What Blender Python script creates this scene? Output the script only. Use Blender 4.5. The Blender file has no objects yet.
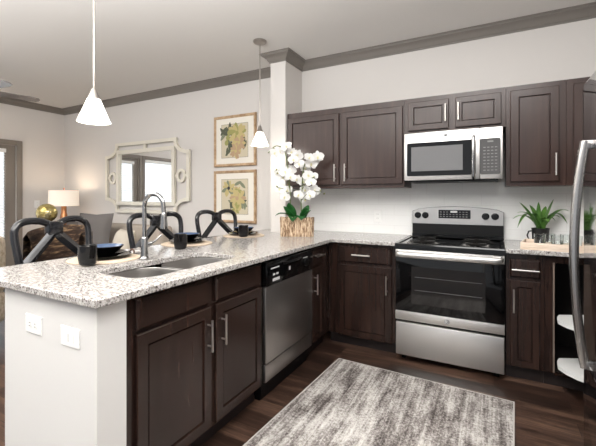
import bpy, bmesh, math, random
from math import sin, cos, pi, radians
from mathutils import Vector, Matrix
random.seed(7)
SC = bpy.context.scene
COL = SC.collection

# ------------------------------------------------------------------ camera
cam_d = bpy.data.cameras.new('camera')
cam_d.sensor_width = 36.0
cam_d.lens = 361.97 / 596.0 * 36.0
cam_d.shift_y = -(223.0 - 197.2) / 596.0
cam_d.clip_start = 0.02
cam = bpy.data.objects.new('camera', cam_d)
cam.location = (0.6732, -3.5235, 1.2717)
cam.rotation_euler = (pi / 2, 0, 0.4895)
COL.objects.link(cam)
SC.camera = cam

# ------------------------------------------------------------------ world, lights, exposure
W = bpy.data.worlds.new('daylight'); SC.world = W; W.use_nodes = True
bg = W.node_tree.nodes['Background']
bg.inputs['Color'].default_value = (0.93, 0.96, 1.0, 1)
bg.inputs['Strength'].default_value = 0.74

def area(name, loc, rot, sx, sy, power, col=(1, 1, 1)):
    l = bpy.data.lights.new(name, 'AREA'); l.shape = 'RECTANGLE'; l.size = sx; l.size_y = sy
    l.energy = power; l.color = col
    o = bpy.data.objects.new(name, l); o.location = loc; o.rotation_euler = rot; COL.objects.link(o)
    return o
area('kitchen_fill_light', (0.65, -2.15, 2.70), (0, 0, 0), 1.2, 1.2, 46, (1.0, 0.985, 0.97))  # added overhead fill without a fixture, brightens stove and floor
area('living_fill_light', (-3.3, -2.6, 2.70), (0, 0, 0), 1.4, 1.4, 36, (1.0, 0.97, 0.94))  # added unseen fill from above for the living room, no fixture
area('bounced_flash', (-0.5, -3.9, 1.85), (radians(180), 0, 0), 1.6, 1.6, 260, (1.0, 1.0, 0.995))
area('living_fill_uplight', (-3.4, -4.4, 1.85), (radians(180), 0, 0), 1.6, 1.6, 130, (1.0, 0.99, 0.98))  # added unseen uplight that lifts the far living room ceiling

SC.view_settings.view_transform = 'Standard'
SC.view_settings.look = 'None'
SC.view_settings.gamma = 1.0
SC.view_settings.use_curve_mapping = False
SC.view_settings.exposure = 0.10

# ------------------------------------------------------------------ materials
def lin(c):
    return tuple(((v / 255) / 12.92 if v / 255 <= 0.04045 else ((v / 255 + 0.055) / 1.055) ** 2.4) for v in c) + (1,)

def mat(name, rgb, rough=0.5, metal=0.0, spec=0.5, coat=0.0, emis=None, es=0.0, trans=0.0, ior=1.45, alpha=1.0):
    m = bpy.data.materials.new(name); m.use_nodes = True
    b = m.node_tree.nodes['Principled BSDF']
    b.inputs['Base Color'].default_value = lin(rgb)
    b.inputs['Roughness'].default_value = rough
    b.inputs['Metallic'].default_value = metal
    b.inputs['Specular IOR Level'].default_value = spec
    b.inputs['Coat Weight'].default_value = coat
    b.inputs['Transmission Weight'].default_value = trans
    b.inputs['IOR'].default_value = ior
    b.inputs['Alpha'].default_value = alpha
    if emis:
        b.inputs['Emission Color'].default_value = lin(emis); b.inputs['Emission Strength'].default_value = es
    return m

def N(m, t, **kw):
    n = m.node_tree.nodes.new(t)
    for k, v in kw.items():
        if hasattr(n, k): setattr(n, k, v)
        else: n.inputs[k.replace('_', ' ')].default_value = v
    return n
def L(m, a, b): m.node_tree.links.new(a, b)
def bsdf(m): return m.node_tree.nodes['Principled BSDF']

def coords(m, scale=(1, 1, 1), rot=(0, 0, 0)):
    tc = N(m, 'ShaderNodeTexCoord'); mp = N(m, 'ShaderNodeMapping')
    mp.inputs['Scale'].default_value = scale; mp.inputs['Rotation'].default_value = rot
    L(m, tc.outputs['Object'], mp.inputs['Vector'])
    return mp.outputs['Vector']

def ramp(m, fac, stops, interp='LINEAR'):
    r = N(m, 'ShaderNodeValToRGB'); r.color_ramp.interpolation = interp
    el = r.color_ramp.elements
    el[0].position = stops[0][0]; el[0].color = lin(stops[0][1])
    el[1].position = stops[-1][0]; el[1].color = lin(stops[-1][1])
    for p, c in stops[1:-1]:
        e = el.new(p); e.color = lin(c)
    L(m, fac, r.inputs['Fac'])
    return r.outputs['Color']

def noise_col(m, scale, detail, stops, rough=0.6, rot=(0, 0, 0)):
    v = coords(m, scale, rot); n = N(m, 'ShaderNodeTexNoise', Scale=1.0, Detail=detail, Roughness=rough)
    L(m, v, n.inputs['Vector'])
    c = ramp(m, n.outputs['Fac'], stops); L(m, c, bsdf(m).inputs['Base Color'])
    return n.outputs['Fac']

def bump(m, fac, strength, dist=0.01):
    b = N(m, 'ShaderNodeBump', Strength=strength, Distance=dist)
    L(m, fac, b.inputs['Height']); L(m, b.outputs['Normal'], bsdf(m).inputs['Normal'])

M = {}
def wallmat(name, rgb):
    m = mat(name, rgb, 0.85, spec=0.2)
    v = coords(m, (60, 60, 60)); n = N(m, 'ShaderNodeTexNoise', Scale=1.0, Detail=3.0); L(m, v, n.inputs['Vector'])
    bump(m, n.outputs['Fac'], 0.06, 0.004); return m
M['paint'] = wallmat('greige_paint', (216, 212, 208))
M['ceiling'] = wallmat('ceiling_paint', (220, 217, 213))
M['pony'] = wallmat('white_wall_paint', (213, 212, 210))
M['trimwhite'] = mat('white_trim', (236, 234, 230), 0.45)
M['crown'] = mat('taupe_trim', (122, 116, 110), 0.5)
M['taupe'] = mat('taupe_door_paint', (132, 124, 116), 0.5)
M['plate'] = mat('white_plastic', (240, 240, 238), 0.3)
M['slot'] = mat('grey_slot', (120, 120, 118), 0.5)

# subway tile backsplash
m = mat('white_subway_tile', (234, 234, 232), 0.22)
v = coords(m, (1, 1, 1), (radians(90), 0, 0))
b = N(m, 'ShaderNodeTexBrick', Scale=1.0)
b.inputs['Color1'].default_value = lin((240, 240, 238)); b.inputs['Color2'].default_value = lin((238, 238, 237))
b.inputs['Mortar'].default_value = lin((228, 227, 225)); b.inputs['Mortar Size'].default_value = 0.0015
b.inputs['Brick Width'].default_value = 0.30; b.inputs['Row Height'].default_value = 0.10
L(m, v, b.inputs['Vector']); L(m, b.outputs['Color'], bsdf(m).inputs['Base Color'])
M['tile'] = m

# dark hand-scraped plank floor, planks along X
m = mat('dark_wood_floor', (60, 42, 34), 0.32)
v = coords(m)
b = N(m, 'ShaderNodeTexBrick', Scale=1.0); b.offset = 0.37
b.inputs['Color1'].default_value = (0.35, 0.35, 0.35, 1); b.inputs['Color2'].default_value = (0.75, 0.75, 0.75, 1)
b.inputs['Mortar'].default_value = (0.0, 0.0, 0.0, 1); b.inputs['Mortar Size'].default_value = 0.0016
b.inputs['Brick Width'].default_value = 1.1; b.inputs['Row Height'].default_value = 0.125
L(m, v, b.inputs['Vector'])
v2 = coords(m, (1.8, 20, 5)); n = N(m, 'ShaderNodeTexNoise', Scale=1.0, Detail=9.0, Roughness=0.78); L(m, v2, n.inputs['Vector'])
mx = N(m, 'ShaderNodeMix', data_type='FLOAT'); mx.inputs[0].default_value = 0.62
L(m, b.outputs['Color'], mx.inputs[2]); L(m, n.outputs['Fac'], mx.inputs[3])
c = ramp(m, mx.outputs[0], [(0.25, (10, 7, 6)), (0.42, (30, 21, 17)), (0.53, (56, 40, 33)), (0.66, (104, 80, 66))])
L(m, c, bsdf(m).inputs['Base Color']); bump(m, mx.outputs[0], 0.25, 0.004)
M['floor'] = m

# espresso cabinet wood (grain along Z)
def espresso(name, dark, mid, light, rough):
    m = mat(name, mid, rough, spec=0.5, coat=0.12)
    bsdf(m).inputs['Coat Roughness'].default_value = 0.25
    noise_col(m, (22, 22, 1.6), 6.0, [(0.25, dark), (0.55, mid), (0.8, light)], 0.6)
    return m
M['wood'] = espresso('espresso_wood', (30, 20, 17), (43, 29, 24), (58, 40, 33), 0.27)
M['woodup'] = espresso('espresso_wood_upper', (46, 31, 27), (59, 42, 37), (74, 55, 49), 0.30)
M['kick'] = mat('dark_kick_board', (36, 28, 27), 0.5)
M['inside'] = mat('cabinet_interior', (22, 15, 13), 0.7)
M['paleedge'] = mat('pale_frame_edge', (112, 98, 88), 0.6)  # paler tone than the frame, for the left jamb of the opening

# granite
m = mat('speckled_granite', (210, 206, 200), 0.12, spec=0.5)
v = coords(m, (1, 1, 1))
n1 = N(m, 'ShaderNodeTexNoise', Scale=62.0, Detail=6.0, Roughness=0.75); L(m, v, n1.inputs['Vector'])
c1 = ramp(m, n1.outputs['Fac'], [(0.30, (98, 94, 92)), (0.42, (148, 144, 141)), (0.52, (188, 185, 182)), (0.68, (216, 214, 212))])
n2 = N(m, 'ShaderNodeTexNoise', Scale=150.0, Detail=3.0, Roughness=0.6); L(m, v, n2.inputs['Vector'])
c2 = ramp(m, n2.outputs['Fac'], [(0.33, (40, 36, 35)), (0.40, (150, 142, 138)), (0.45, (255, 255, 255)), (0.9, (255, 255, 255))])
vo = N(m, 'ShaderNodeTexVoronoi', Scale=120.0); L(m, v, vo.inputs['Vector'])
c3 = ramp(m, vo.outputs['Color'], [(0.0, (150, 140, 132)), (0.12, (215, 208, 200)), (0.35, (255, 255, 255)), (1.0, (255, 255, 255))])
x1 = N(m, 'ShaderNodeMix', data_type='RGBA', blend_type='MULTIPLY'); x1.inputs[0].default_value = 1.0
L(m, c1, x1.inputs[6]); L(m, c2, x1.inputs[7])
x2 = N(m, 'ShaderNodeMix', data_type='RGBA', blend_type='MULTIPLY'); x2.inputs[0].default_value = 0.7
L(m, x1.outputs[2], x2.inputs[6]); L(m, c3, x2.inputs[7]); L(m, x2.outputs[2], bsdf(m).inputs['Base Color'])
M['granite'] = m

def steel(name, rgb, rough, scale):
    m = mat(name, rgb, rough, 1.0)
    v = coords(m, scale); n = N(m, 'ShaderNodeTexNoise', Scale=1.0, Detail=3.0); L(m, v, n.inputs['Vector'])
    mr = N(m, 'ShaderNodeMapRange'); mr.inputs['To Min'].default_value = rough - 0.06; mr.inputs['To Max'].default_value = rough + 0.08
    L(m, n.outputs['Fac'], mr.inputs['Value']); L(m, mr.outputs['Result'], bsdf(m).inputs['Roughness'])
    return m
M['steel'] = steel('brushed_steel', (224, 222, 219), 0.40, (4, 4, 260))
M['steeldark'] = steel('brushed_steel_fascia', (186, 184, 182), 0.34, (4, 4, 260))
M['steelv'] = steel('brushed_steel_dishwasher', (176, 172, 169), 0.34, (260, 260, 3))
M['fridge'] = mat('polished_steel_door', (172, 171, 172), 0.07, 1.0)
M['fridgehandle'] = steel('satin_steel_handle', (172, 170, 168), 0.24, (150, 150, 3))
M['handle'] = mat('satin_nickel', (214, 210, 205), 0.28, 1.0)
M['nickel'] = mat('brushed_nickel', (170, 164, 158), 0.35, 1.0)
M['chrome'] = mat('chrome', (158, 158, 158), 0.14, 1.0)
M['sinksteel'] = mat('sink_steel', (168, 165, 162), 0.36, 1.0)
M['black'] = mat('black_enamel', (9, 9, 10), 0.12)
M['blackmatte'] = mat('black_plastic', (10, 10, 11), 0.4, spec=0.35)
M['blackglass'] = mat('black_glass', (8, 8, 9), 0.05, spec=0.6)
M['ovenglass'] = mat('oven_window_glass', (26, 25, 25), 0.06, spec=0.6)
M['mwglass'] = mat('microwave_window_mesh', (118, 118, 119), 0.15)
M['mwpanel'] = mat('microwave_keypad', (84, 83, 83), 0.18)
M['mark'] = mat('panel_marks', (205, 205, 205), 0.5)
M['markdim'] = mat('keypad_marks', (128, 127, 126), 0.4)
M['emblem'] = mat('emblem_grey', (120, 120, 122), 0.35, 0.8)
M['coil'] = mat('burner_coil', (34, 32, 31), 0.38, 0.5)
M['pan'] = mat('drip_pan', (112, 110, 108), 0.2, 0.9)
M['stool'] = mat('black_stool_frame', (24, 25, 29), 0.22, coat=0.5)
M['seatpad'] = mat('black_seat_pad', (30, 29, 29), 0.6)
M['dish'] = mat('black_glazed_stoneware', (12, 11, 12), 0.10, spec=0.4)
M['blueglaze'] = mat('blue_glaze', (66, 82, 108), 0.2, coat=0.2)
m = mat('woven_placemat', (188, 170, 148), 0.9)
vv = coords(m, (1, 1, 1)); wv = N(m, 'ShaderNodeTexWave', wave_type='RINGS', rings_direction='Z', Scale=40.0, Distortion=2.0, Detail=2.0); wv.inputs['Detail Scale'].default_value = 6.0
L(m, vv, wv.inputs['Vector']); cc = ramp(m, wv.outputs['Fac'], [(0.0, (165, 147, 127)), (1.0, (205, 190, 170))]); L(m, cc, bsdf(m).inputs['Base Color']); bump(m, wv.outputs['Fac'], 0.3, 0.003)
M['mat'] = m
M['napkin'] = mat('grey_napkin', (196, 194, 192), 0.8)
M['ring'] = mat('brown_wood_ring', (74, 50, 38), 0.4)
m = mat('bark_planter', (150, 120, 92), 0.85)
f_ = noise_col(m, (95, 95, 16), 6.0, [(0.34, (62, 44, 32)), (0.45, (140, 112, 86)), (0.56, (204, 180, 152)), (0.7, (232, 216, 194))], 0.7)
bump(m, f_, 0.6, 0.01); M['bark'] = m
M['petal'] = mat('white_petal', (228, 227, 225), 0.55)
bsdf(M['petal']).inputs['Subsurface Weight'].default_value = 0.0
M['lip'] = mat('flower_lip', (226, 222, 180), 0.5)
M['budgreen'] = mat('bud_green', (122, 120, 62), 0.5)
M['stemgreen'] = mat('stem_green', (92, 104, 58), 0.5)
m = mat('orchid_leaf', (22, 78, 30), 0.35); noise_col(m, (9, 9, 9), 3.0, [(0.3, (14, 58, 22)), (0.7, (38, 104, 44))]); M['oleaf'] = m
m = mat('strap_leaf', (58, 108, 40), 0.38); noise_col(m, (14, 14, 5), 3.0, [(0.3, (44, 88, 34)), (0.7, (112, 156, 72))]); M['sleaf'] = m
M['soil'] = mat('potting_soil', (34, 26, 20), 0.9)
M['potblack'] = mat('charcoal_pot', (30, 30, 31), 0.45)
m = mat('pale_wood', (222, 202, 182), 0.6); noise_col(m, (3, 30, 40), 5.0, [(0.3, (204, 182, 160)), (0.7, (234, 218, 202))]); M['palewood'] = m
M['glass'] = mat('clear_glass', (245, 248, 247), 0.02, trans=1.0, ior=1.45)
M['tray'] = mat('white_shelf_tray', (226, 226, 224), 0.4)
M['mirror'] = mat('mirror_glass', (235, 236, 236), 0.015, 1.0)
m = mat('champagne_frame', (226, 221, 208), 0.4, 0.2); M['champagne'] = m
m = mat('gilt_wood_frame', (176, 146, 112), 0.45, 0.2); noise_col(m, (20, 20, 20), 3.0, [(0.3, (156, 124, 92)), (0.7, (198, 170, 136))]); M['gilt'] = m
M['passe'] = mat('cream_mount', (233, 228, 218), 0.8)
M['paper'] = mat('aged_print_paper', (206, 196, 172), 0.8)
M['leafdark'] = mat('print_dark_leaf', (88, 92, 76), 0.8)
M['leafgrey'] = mat('print_grey_leaf', (128, 134, 112), 0.8)
M['yellowp'] = mat('print_yellow_petal', (194, 178, 126), 0.8)
M['tanp'] = mat('print_tan_petal', (184, 156, 126), 0.8)
M['lime'] = mat('print_green_bud', (158, 156, 98), 0.8)
M['inkp'] = mat('print_ink', (58, 56, 62), 0.8)
m = mat('opal_shade', (250, 248, 244), 0.4, emis=(255, 250, 242), es=1.5); M['opal'] = m
m = mat('linen_shade', (238, 230, 220), 0.8, emis=(255, 232, 206), es=0.32); M['linen'] = m
M['copper'] = mat('copper_base', (176, 122, 84), 0.25, 0.9)
M['bulb'] = mat('lamp_bulb', (255, 240, 220), 0.4, emis=(255, 230, 200), es=4.0)
m = mat('gold_glass', (196, 176, 112), 0.16, 0.75); noise_col(m, (9, 9, 9), 4.0, [(0.35, (120, 100, 52)), (0.5, (190, 172, 110)), (0.7, (240, 232, 196))]); M['gold'] = m
m = mat('brown_fur', (84, 64, 48), 0.95); f_ = noise_col(m, (8, 5, 26), 6.0, [(0.36, (28, 20, 16)), (0.52, (66, 48, 36)), (0.66, (160, 132, 100))], 0.7); bump(m, f_, 1.0, 0.03); M['fur'] = m
M['darkwood'] = mat('dark_walnut', (52, 38, 32), 0.4)
def fabric(name, rgb):
    m = mat(name, rgb, 0.95, spec=0.1); v = coords(m, (180, 180, 180)); n = N(m, 'ShaderNodeTexNoise', Scale=1.0, Detail=2.0); L(m, v, n.inputs['Vector']); bump(m, n.outputs['Fac'], 0.3, 0.003); return m
M['sofa'] = fabric('taupe_upholstery', (176, 166, 154))
M['greycush'] = fabric('grey_cushion', (112, 108, 106))
M['darkcush'] = fabric('dark_grey_cushion', (86, 82, 80))
M['cream'] = fabric('cream_cushion', (206, 198, 184))
m = fabric('beige_tufted', (188, 172, 150)); noise_col(m, (28, 28, 28), 4.0, [(0.3, (160, 142, 120)), (0.7, (216, 204, 186))]); M['beige'] = m
M['fanblade'] = mat('grey_fan_blade', (118, 112, 110), 0.2, coat=0.3)
M['blind'] = mat('white_blind_slat', (240, 240, 238), 0.5)
M['daypane'] = mat('daylit_glass', (240, 246, 250), 0.3, emis=(240, 247, 255), es=1.1)
# rug
m = mat('distressed_rug', (180, 175, 170), 0.95, spec=0.05)
def nz(sc, det, ro, rot=0.0):
    v_ = coords(m, sc, (0, 0, radians(rot))); n_ = N(m, 'ShaderNodeTexNoise', Scale=1.0, Detail=det, Roughness=ro); L(m, v_, n_.inputs['Vector']); return n_
def mixf(a_, b_, k):
    x_ = N(m, 'ShaderNodeMix', data_type='FLOAT'); x_.inputs[0].default_value = k; L(m, a_, x_.inputs[2]); L(m, b_, x_.inputs[3]); return x_
na = nz((7.0, 1.5, 1), 6.0, 0.65, -3); nb = nz((75, 60, 1), 4.0, 0.8); ns = nz((30, 0.9, 1), 4.0, 0.7, -3); nc = nz((5.5, 3.6, 1), 8.0, 0.78)
m1 = mixf(na.outputs['Fac'], ns.outputs['Fac'], 0.45); m3 = mixf(nb.outputs['Fac'], nc.outputs['Fac'], 0.5); m2 = mixf(m1.outputs[0], m3.outputs[0], 0.5)
cr = ramp(m, m2.outputs[0], [(0.415, (58, 53, 51)), (0.46, (98, 92, 89)), (0.50, (150, 144, 140)), (0.535, (188, 184, 179)), (0.60, (220, 217, 213))])
L(m, cr, bsdf(m).inputs['Base Color']); bump(m, nb.outputs['Fac'], 0.5, 0.006)
M['rug'] = m
M['rugedge'] = mat('rug_binding', (176, 171, 166), 0.95)

# ------------------------------------------------------------------ mesh helpers
ORG = {}
class MB:
    def __init__(s): s.bm = bmesh.new(); s.mi = 0
    def f(s, vs):
        try:
            fa = s.bm.faces.new(vs); fa.material_index = s.mi; return fa
        except ValueError: return None
    def v(s, p): return s.bm.verts.new(p)
    def box(s, x0, x1, y0, y1, z0, z1, bev=0.0, T=None, seg=2):
        ps = [(x, y, z) for z in (z0, z1) for y in (y0, y1) for x in (x0, x1)]
        if T is not None: ps = [T @ Vector(p) for p in ps]
        vs = [s.v(p) for p in ps]
        fs = [s.f([vs[i] for i in q]) for q in ((0, 2, 3, 1), (4, 5, 7, 6), (0, 1, 5, 4), (2, 6, 7, 3), (0, 4, 6, 2), (1, 3, 7, 5))]
        if bev > 0:
            es = list({e for fa in fs for e in fa.edges})
            bmesh.ops.bevel(s.bm, geom=es, offset=bev, segments=seg, affect='EDGES', profile=0.5)
        return s
    def prism(s, pts, mp, d0, d1):
        """2-D outline pts extruded from depth d0 to d1, mp(u, w, d) -> point"""
        a = [s.v(mp(u, w, d0)) for u, w in pts]; b = [s.v(mp(u, w, d1)) for u, w in pts]
        n = len(pts)
        for i in range(n): s.f([a[i], a[(i + 1) % n], b[(i + 1) % n], b[i]])
        s.f(a[::-1]); s.f(b)
        return s
    def tube(s, pts, r, seg=10, caps=True, flat=(1, 1), up=None, closed=False):
        pts = [Vector(p) for p in pts]; n = len(pts)
        rs = r if isinstance(r, (list, tuple)) else [r] * n
        rings = []; prev = None
        for i in range(n):
            if closed: t = pts[(i + 1) % n] - pts[i - 1]
            else: t = pts[min(i + 1, n - 1)] - pts[max(i - 1, 0)]
            t.normalize()
            if up is not None: a = Vector(up) - t * t.dot(Vector(up))
            elif prev is None:
                q = Vector((0, 0, 1)) if abs(t.z) < 0.9 else Vector((1, 0, 0)); a = q - t * t.dot(q)
            else: a = prev - t * t.dot(prev)
            a.normalize(); prev = a; b = t.cross(a)
            rings.append([s.v(pts[i] + a * (rs[i] * flat[0] * cos(2 * pi * k / seg)) + b * (rs[i] * flat[1] * sin(2 * pi * k / seg))) for k in range(seg)])
        for i in range(n if closed else n - 1):
            A, B = rings[i], rings[(i + 1) % n]
            for k in range(seg): s.f([A[k], A[(k + 1) % seg], B[(k + 1) % seg], B[k]])
        if caps and not closed: s.f(rings[0][::-1]); s.f(rings[-1])
        return s
    def lathe(s, c, prof, seg=24, axis='z', T=None, sx=1.0, sy=1.0, cap=True):
        rings = []
        for r, h in prof:
            ring = []
            for k in range(seg):
                a = 2 * pi * k / seg; u, w = r * cos(a) * sx, r * sin(a) * sy
                p = Vector({'z': (u, w, h), 'y': (u, h, w), 'x': (h, u, w)}[axis])
                if T is not None: p = T @ p
                ring.append(s.v(Vector(c) + p))
            rings.append(ring)
        for i in range(len(rings) - 1):
            for k in range(seg): s.f([rings[i][k], rings[i][(k + 1) % seg], rings[i + 1][(k + 1) % seg], rings[i + 1][k]])
        if cap and prof[0][0] > 1e-6: s.f(rings[0][::-1])
        if cap and prof[-1][0] > 1e-6: s.f(rings[-1])
        bmesh.ops.remove_doubles(s.bm, verts=[v for v in rings[0] + rings[-1]], dist=1e-7)
        return s
    def grid(s, fn, nu, nv, closeu=False):
        g = [[s.v(fn(i / nu, j / nv)) for j in range(nv + 1)] for i in range(nu + (0 if closeu else 1))]
        for i in range(nu):
            for j in range(nv):
                i2 = (i + 1) % len(g)
                s.f([g[i][j], g[i2][j], g[i2][j + 1], g[i][j + 1]])
        return s
    def loops(s, ls, cap0=True, cap1=True):
        R = [[s.v(p) for p in l] for l in ls]; n = len(ls[0])
        for i in range(len(R) - 1):
            for k in range(n): s.f([R[i][k], R[i][(k + 1) % n], R[i + 1][(k + 1) % n], R[i + 1][k]])
        if cap0: s.f(R[0][::-1])
        if cap1: s.f(R[-1])
        return s
    def build(s, name, mats, parent=None, ang=38, origin=None, recalc=True):
        if recalc: bmesh.ops.recalc_face_normals(s.bm, faces=s.bm.faces[:])
        for fa in s.bm.faces: fa.smooth = True
        lim = radians(ang)
        for e in s.bm.edges:
            if len(e.link_faces) == 2: e.smooth = e.calc_face_angle(0) < lim
        if parent is not None: org = ORG[parent]
        elif origin is not None: org = Vector(origin)
        else:
            xs = [v.co for v in s.bm.verts]
            org = Vector(((min(p.x for p in xs) + max(p.x for p in xs)) / 2, (min(p.y for p in xs) + max(p.y for p in xs)) / 2, min(p.z for p in xs)))
        bmesh.ops.translate(s.bm, verts=s.bm.verts[:], vec=-org)
        me = bpy.data.meshes.new(name); s.bm.to_mesh(me); s.bm.free()
        if not isinstance(mats, (list, tuple)): mats = [mats]
        for k in mats: me.materials.append(M[k])
        o = bpy.data.objects.new(name, me); COL.objects.link(o)
        ORG[o] = org
        if parent is not None: o.parent = parent
        else: o.location = org
        return o

def tag(o, label, cat, group=None, kind=None):
    o['label'] = label; o['category'] = cat
    if group: o['group'] = group
    if kind: o['kind'] = kind
    return o
def thing(name, loc, label, cat, group=None):
    o = bpy.data.objects.new(name, None); o.empty_display_size = 0.05; COL.objects.link(o)
    o.location = loc; ORG[o] = Vector(loc)
    return tag(o, label, cat, group)
def dup(root, loc, rz=0.0, label=None, group=None):
    r = root.copy(); COL.objects.link(r); r.location = loc; r.rotation_euler = (0, 0, rz)
    if label: r['label'] = label
    if group: r['group'] = group
    for ch in list(root.children):
        c = ch.copy(); COL.objects.link(c); c.parent = r
        for g in ch.children:
            d = g.copy(); COL.objects.link(d); d.parent = c
    return r
def struct(o, label=None):
    o['kind'] = 'structure'
    return o

# planes that cabinet fronts live in: u along the run, w up, d outwards
def front_y(y0): return lambda u, w, d: Vector((u, y0 - d, w))      # faces -Y
def front_x(x0): return lambda u, w, d: Vector((x0 + d, u, w))      # faces +X

def rect(mp, u0, u1, w0, w1, d): return [mp(u0, w0, d), mp(u1, w0, d), mp(u1, w1, d), mp(u0, w1, d)]
def panel_door(name, mp, u0, u1, w0, w1, mt, parent, t=0.02, fr=0.052):
    b = MB(); ls = []
    def R(i, d): ls.append(rect(mp, u0 + i, u1 - i, w0 + i, w1 - i, d))
    R(0, 0); R(0, t - 0.004); R(0.004, t); R(fr, t); R(fr + 0.003, t - 0.014); R(fr + 0.006, t - 0.014); R(fr + 0.010, t - 0.006)
    b.loops(ls)
    return b.build(name, mt, parent, ang=20)
def slab_front(name, mp, u0, u1, w0, w1, mt, parent, t=0.02):
    b = MB(); ls = []
    def R(i, d): ls.append(rect(mp, u0 + i, u1 - i, w0 + i, w1 - i, d))
    R(0, 0); R(0, t - 0.008); R(0.010, t)
    b.loops(ls)
    return b.build(name, mt, parent, ang=20)
def bar_pull(mp, a, b_, parent, stand=0.03, r=0.0058, base=0.02):
    """a, b_: (u, w) ends of the bar; the posts stand a little inside the ends"""
    o = MB(); A = Vector(a); B = Vector(b_)
    o.tube([mp(A.x, A.y, base + stand), mp(B.x, B.y, base + stand)], r, 10)
    for k in (0.17, 0.83):
        p = A.lerp(B, k); o.tube([mp(p.x, p.y, base - 0.001), mp(p.x, p.y, base + stand)], r * 0.8, 8)
    return o.build('handle', 'handle', parent)

# ------------------------------------------------------------------ room shell
XL, XR, YB, HC = -5.65, 1.87, -6.2, 2.735
CX0, CX1, CYF = -1.331, -1.155, -0.362
struct(MB().box(XL - .1, XR + .1, YB, 0.1, -0.06, 0).build('floor', 'floor', origin=(0, 0, 0)))
struct(MB().box(XL - .1, XR + .1, YB, 0.1, HC, HC + .06).build('ceiling', 'ceiling', origin=(0, 0, 0)))
struct(MB().box(XL - .1, XR + .1, 0, 0.1, 0, HC).build('wall_back', 'paint', origin=(0, 0, 0)))
struct(MB().box(XR, XR + .1, YB, 0, 0, HC).build('wall_right', 'paint', origin=(0, 0, 0)))
struct(MB().box(CX0, CX1, CYF, 0, 0, HC).build('wall_column', 'paint', origin=(0, 0, 0)))
# left wall with a door opening and a window opening
D0, D1, DT = -1.50, -0.70, 2.05      # door opening y0, y1, top
G0, G1, GB, GT = -2.75, -1.64, 0.75, 2.05
b = MB()
b.box(XL - .1, XL, D1, 0, 0, HC); b.box(XL - .1, XL, G1, D0, 0, HC); b.box(XL - .1, XL, YB, G0, 0, HC)
b.box(XL - .1, XL, D0, D1, DT, HC); b.box(XL - .1, XL, G0, G1, GT, HC); b.box(XL - .1, XL, G0, G1, 0, GB)
struct(b.build('wall_left', 'paint', origin=(0, 0, 0)))
# pony wall that carries the peninsula
b = MB(); PY = -2.72
pts = [(-1.223, PY), (-0.568, PY), (-0.568, -2.602), (-1.12, -2.602), (-1.12, CYF), (-1.223, CYF)]
b.prism(pts, lambda u, w, d: Vector((u, w, d)), 0, 0.884)
struct(b.build('wall_pony', 'pony', origin=(0, 0, 0)))
b = MB(); pts = [(-1.223, CYF - .001), (-1.235, CYF - .001), (-1.235, PY - .012), (-0.556, PY - .012), (-0.556, -2.604), (-0.568, -2.604), (-0.568, PY), (-1.223, PY)]
b.prism(pts, lambda u, w, d: Vector((u, w, d)), 0, 0.085)
struct(b.build('baseboard_pony', 'trimwhite', origin=(0, 0, 0)))
b = MB(); b.box(XL + .001, CX0, -0.014, -0.001, 0, 0.09)
struct(b.build('baseboard_back', 'taupe', origin=(0, 0, 0)))
b = MB(); b.box(XL + .001, XL + .014, D1 + .08, -0.015, 0, 0.09); b.box(XL + .001, XL + .014, G0 - 2, D0 - .08, 0, 0.09)
struct(b.build('baseboard_left', 'taupe', origin=(0, 0, 0)))
struct(MB().box(CX1 + .001, XR - .001, -0.008, -0.0005, 0.9155, 1.40).build('wall_backsplash', 'tile', origin=(0, 0, 0)))

# crown moulding: one profile swept round the walls with mitred corners
path = [(XL, YB + .1), (XL, 0), (CX0, 0), (CX0, CYF), (CX1, CYF), (CX1, 0), (XR, 0), (XR, YB + .1)]
prof = [(0.0, HC - 0.088), (0.010, HC - 0.088), (0.012, HC - 0.074), (0.020, HC - 0.070), (0.030, HC - 0.050), (0.050, HC - 0.030), (0.070, HC - 0.022), (0.074, HC - 0.012), (0.086, HC - 0.010), (0.086, HC), (0.0, HC)]
def offset(path, d):
    out = []
    for i in range(len(path)):
        p = Vector(path[i]); ns = []
        for a, c in ((i - 1, i), (i, i + 1)):
            if a < 0 or c >= len(path): continue
            t = (Vector(path[c]) - Vector(path[a])).normalized(); ns.append(Vector((t.y, -t.x)))
        if len(ns) == 1: out.append(p + ns[0] * d)
        else: out.append(p + (ns[0] + ns[1]) * d)
    return out
b = MB(); cols = []
rows = [offset(path, d) for d, z in prof]
V = [[b.v((rows[j][i].x, rows[j][i].y, prof[j][1])) for j in range(len(prof))] for i in range(len(path))]
for i in range(len(path) - 1):
    for j in range(len(prof)):
        k = (j + 1) % len(prof); b.f([V[i][j], V[i + 1][j], V[i + 1][k], V[i][k]])
struct(b.build('trim_1', 'crown', origin=(0, 0, 0), ang=30))

# patio door with a blind, and the window beside it
def blind_leaf(y0, y1, z0, z1, par, x=XL):
    b = MB(); b.box(x - .045, x - .041, y0, y1, z0, z1); b.build('pane', 'daypane', par)
    b = MB(); b.box(x - .022, x + .03, y0 - .005, y1 + .005, z1 - .045, z1 + .012, .004); b.build('headrail', 'blind', par)
    b = MB(); n = int((z1 - z0 - .06) / 0.042)
    for i in range(n):
        zc = z1 - .07 - i * 0.042
        T = Matrix.Translation((x - .002, 0, zc)) @ Matrix.Rotation(radians(28), 4, 'Y')
        b.box(-.019, .019, y0, y1, -.0012, .0012, 0, T)
    b.build('blind', 'blind', par)
dr = struct(MB().box(XL - .07, XL - .05, D0, D1, 0, DT).build('door_1', 'taupe', origin=(XL, (D0 + D1) / 2, 0)))
b = MB()
b.box(XL - .05, XL - .02, D0, D0 + .12, 0, DT); b.box(XL - .05, XL - .02, D1 - .14, D1, 0, DT)
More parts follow.
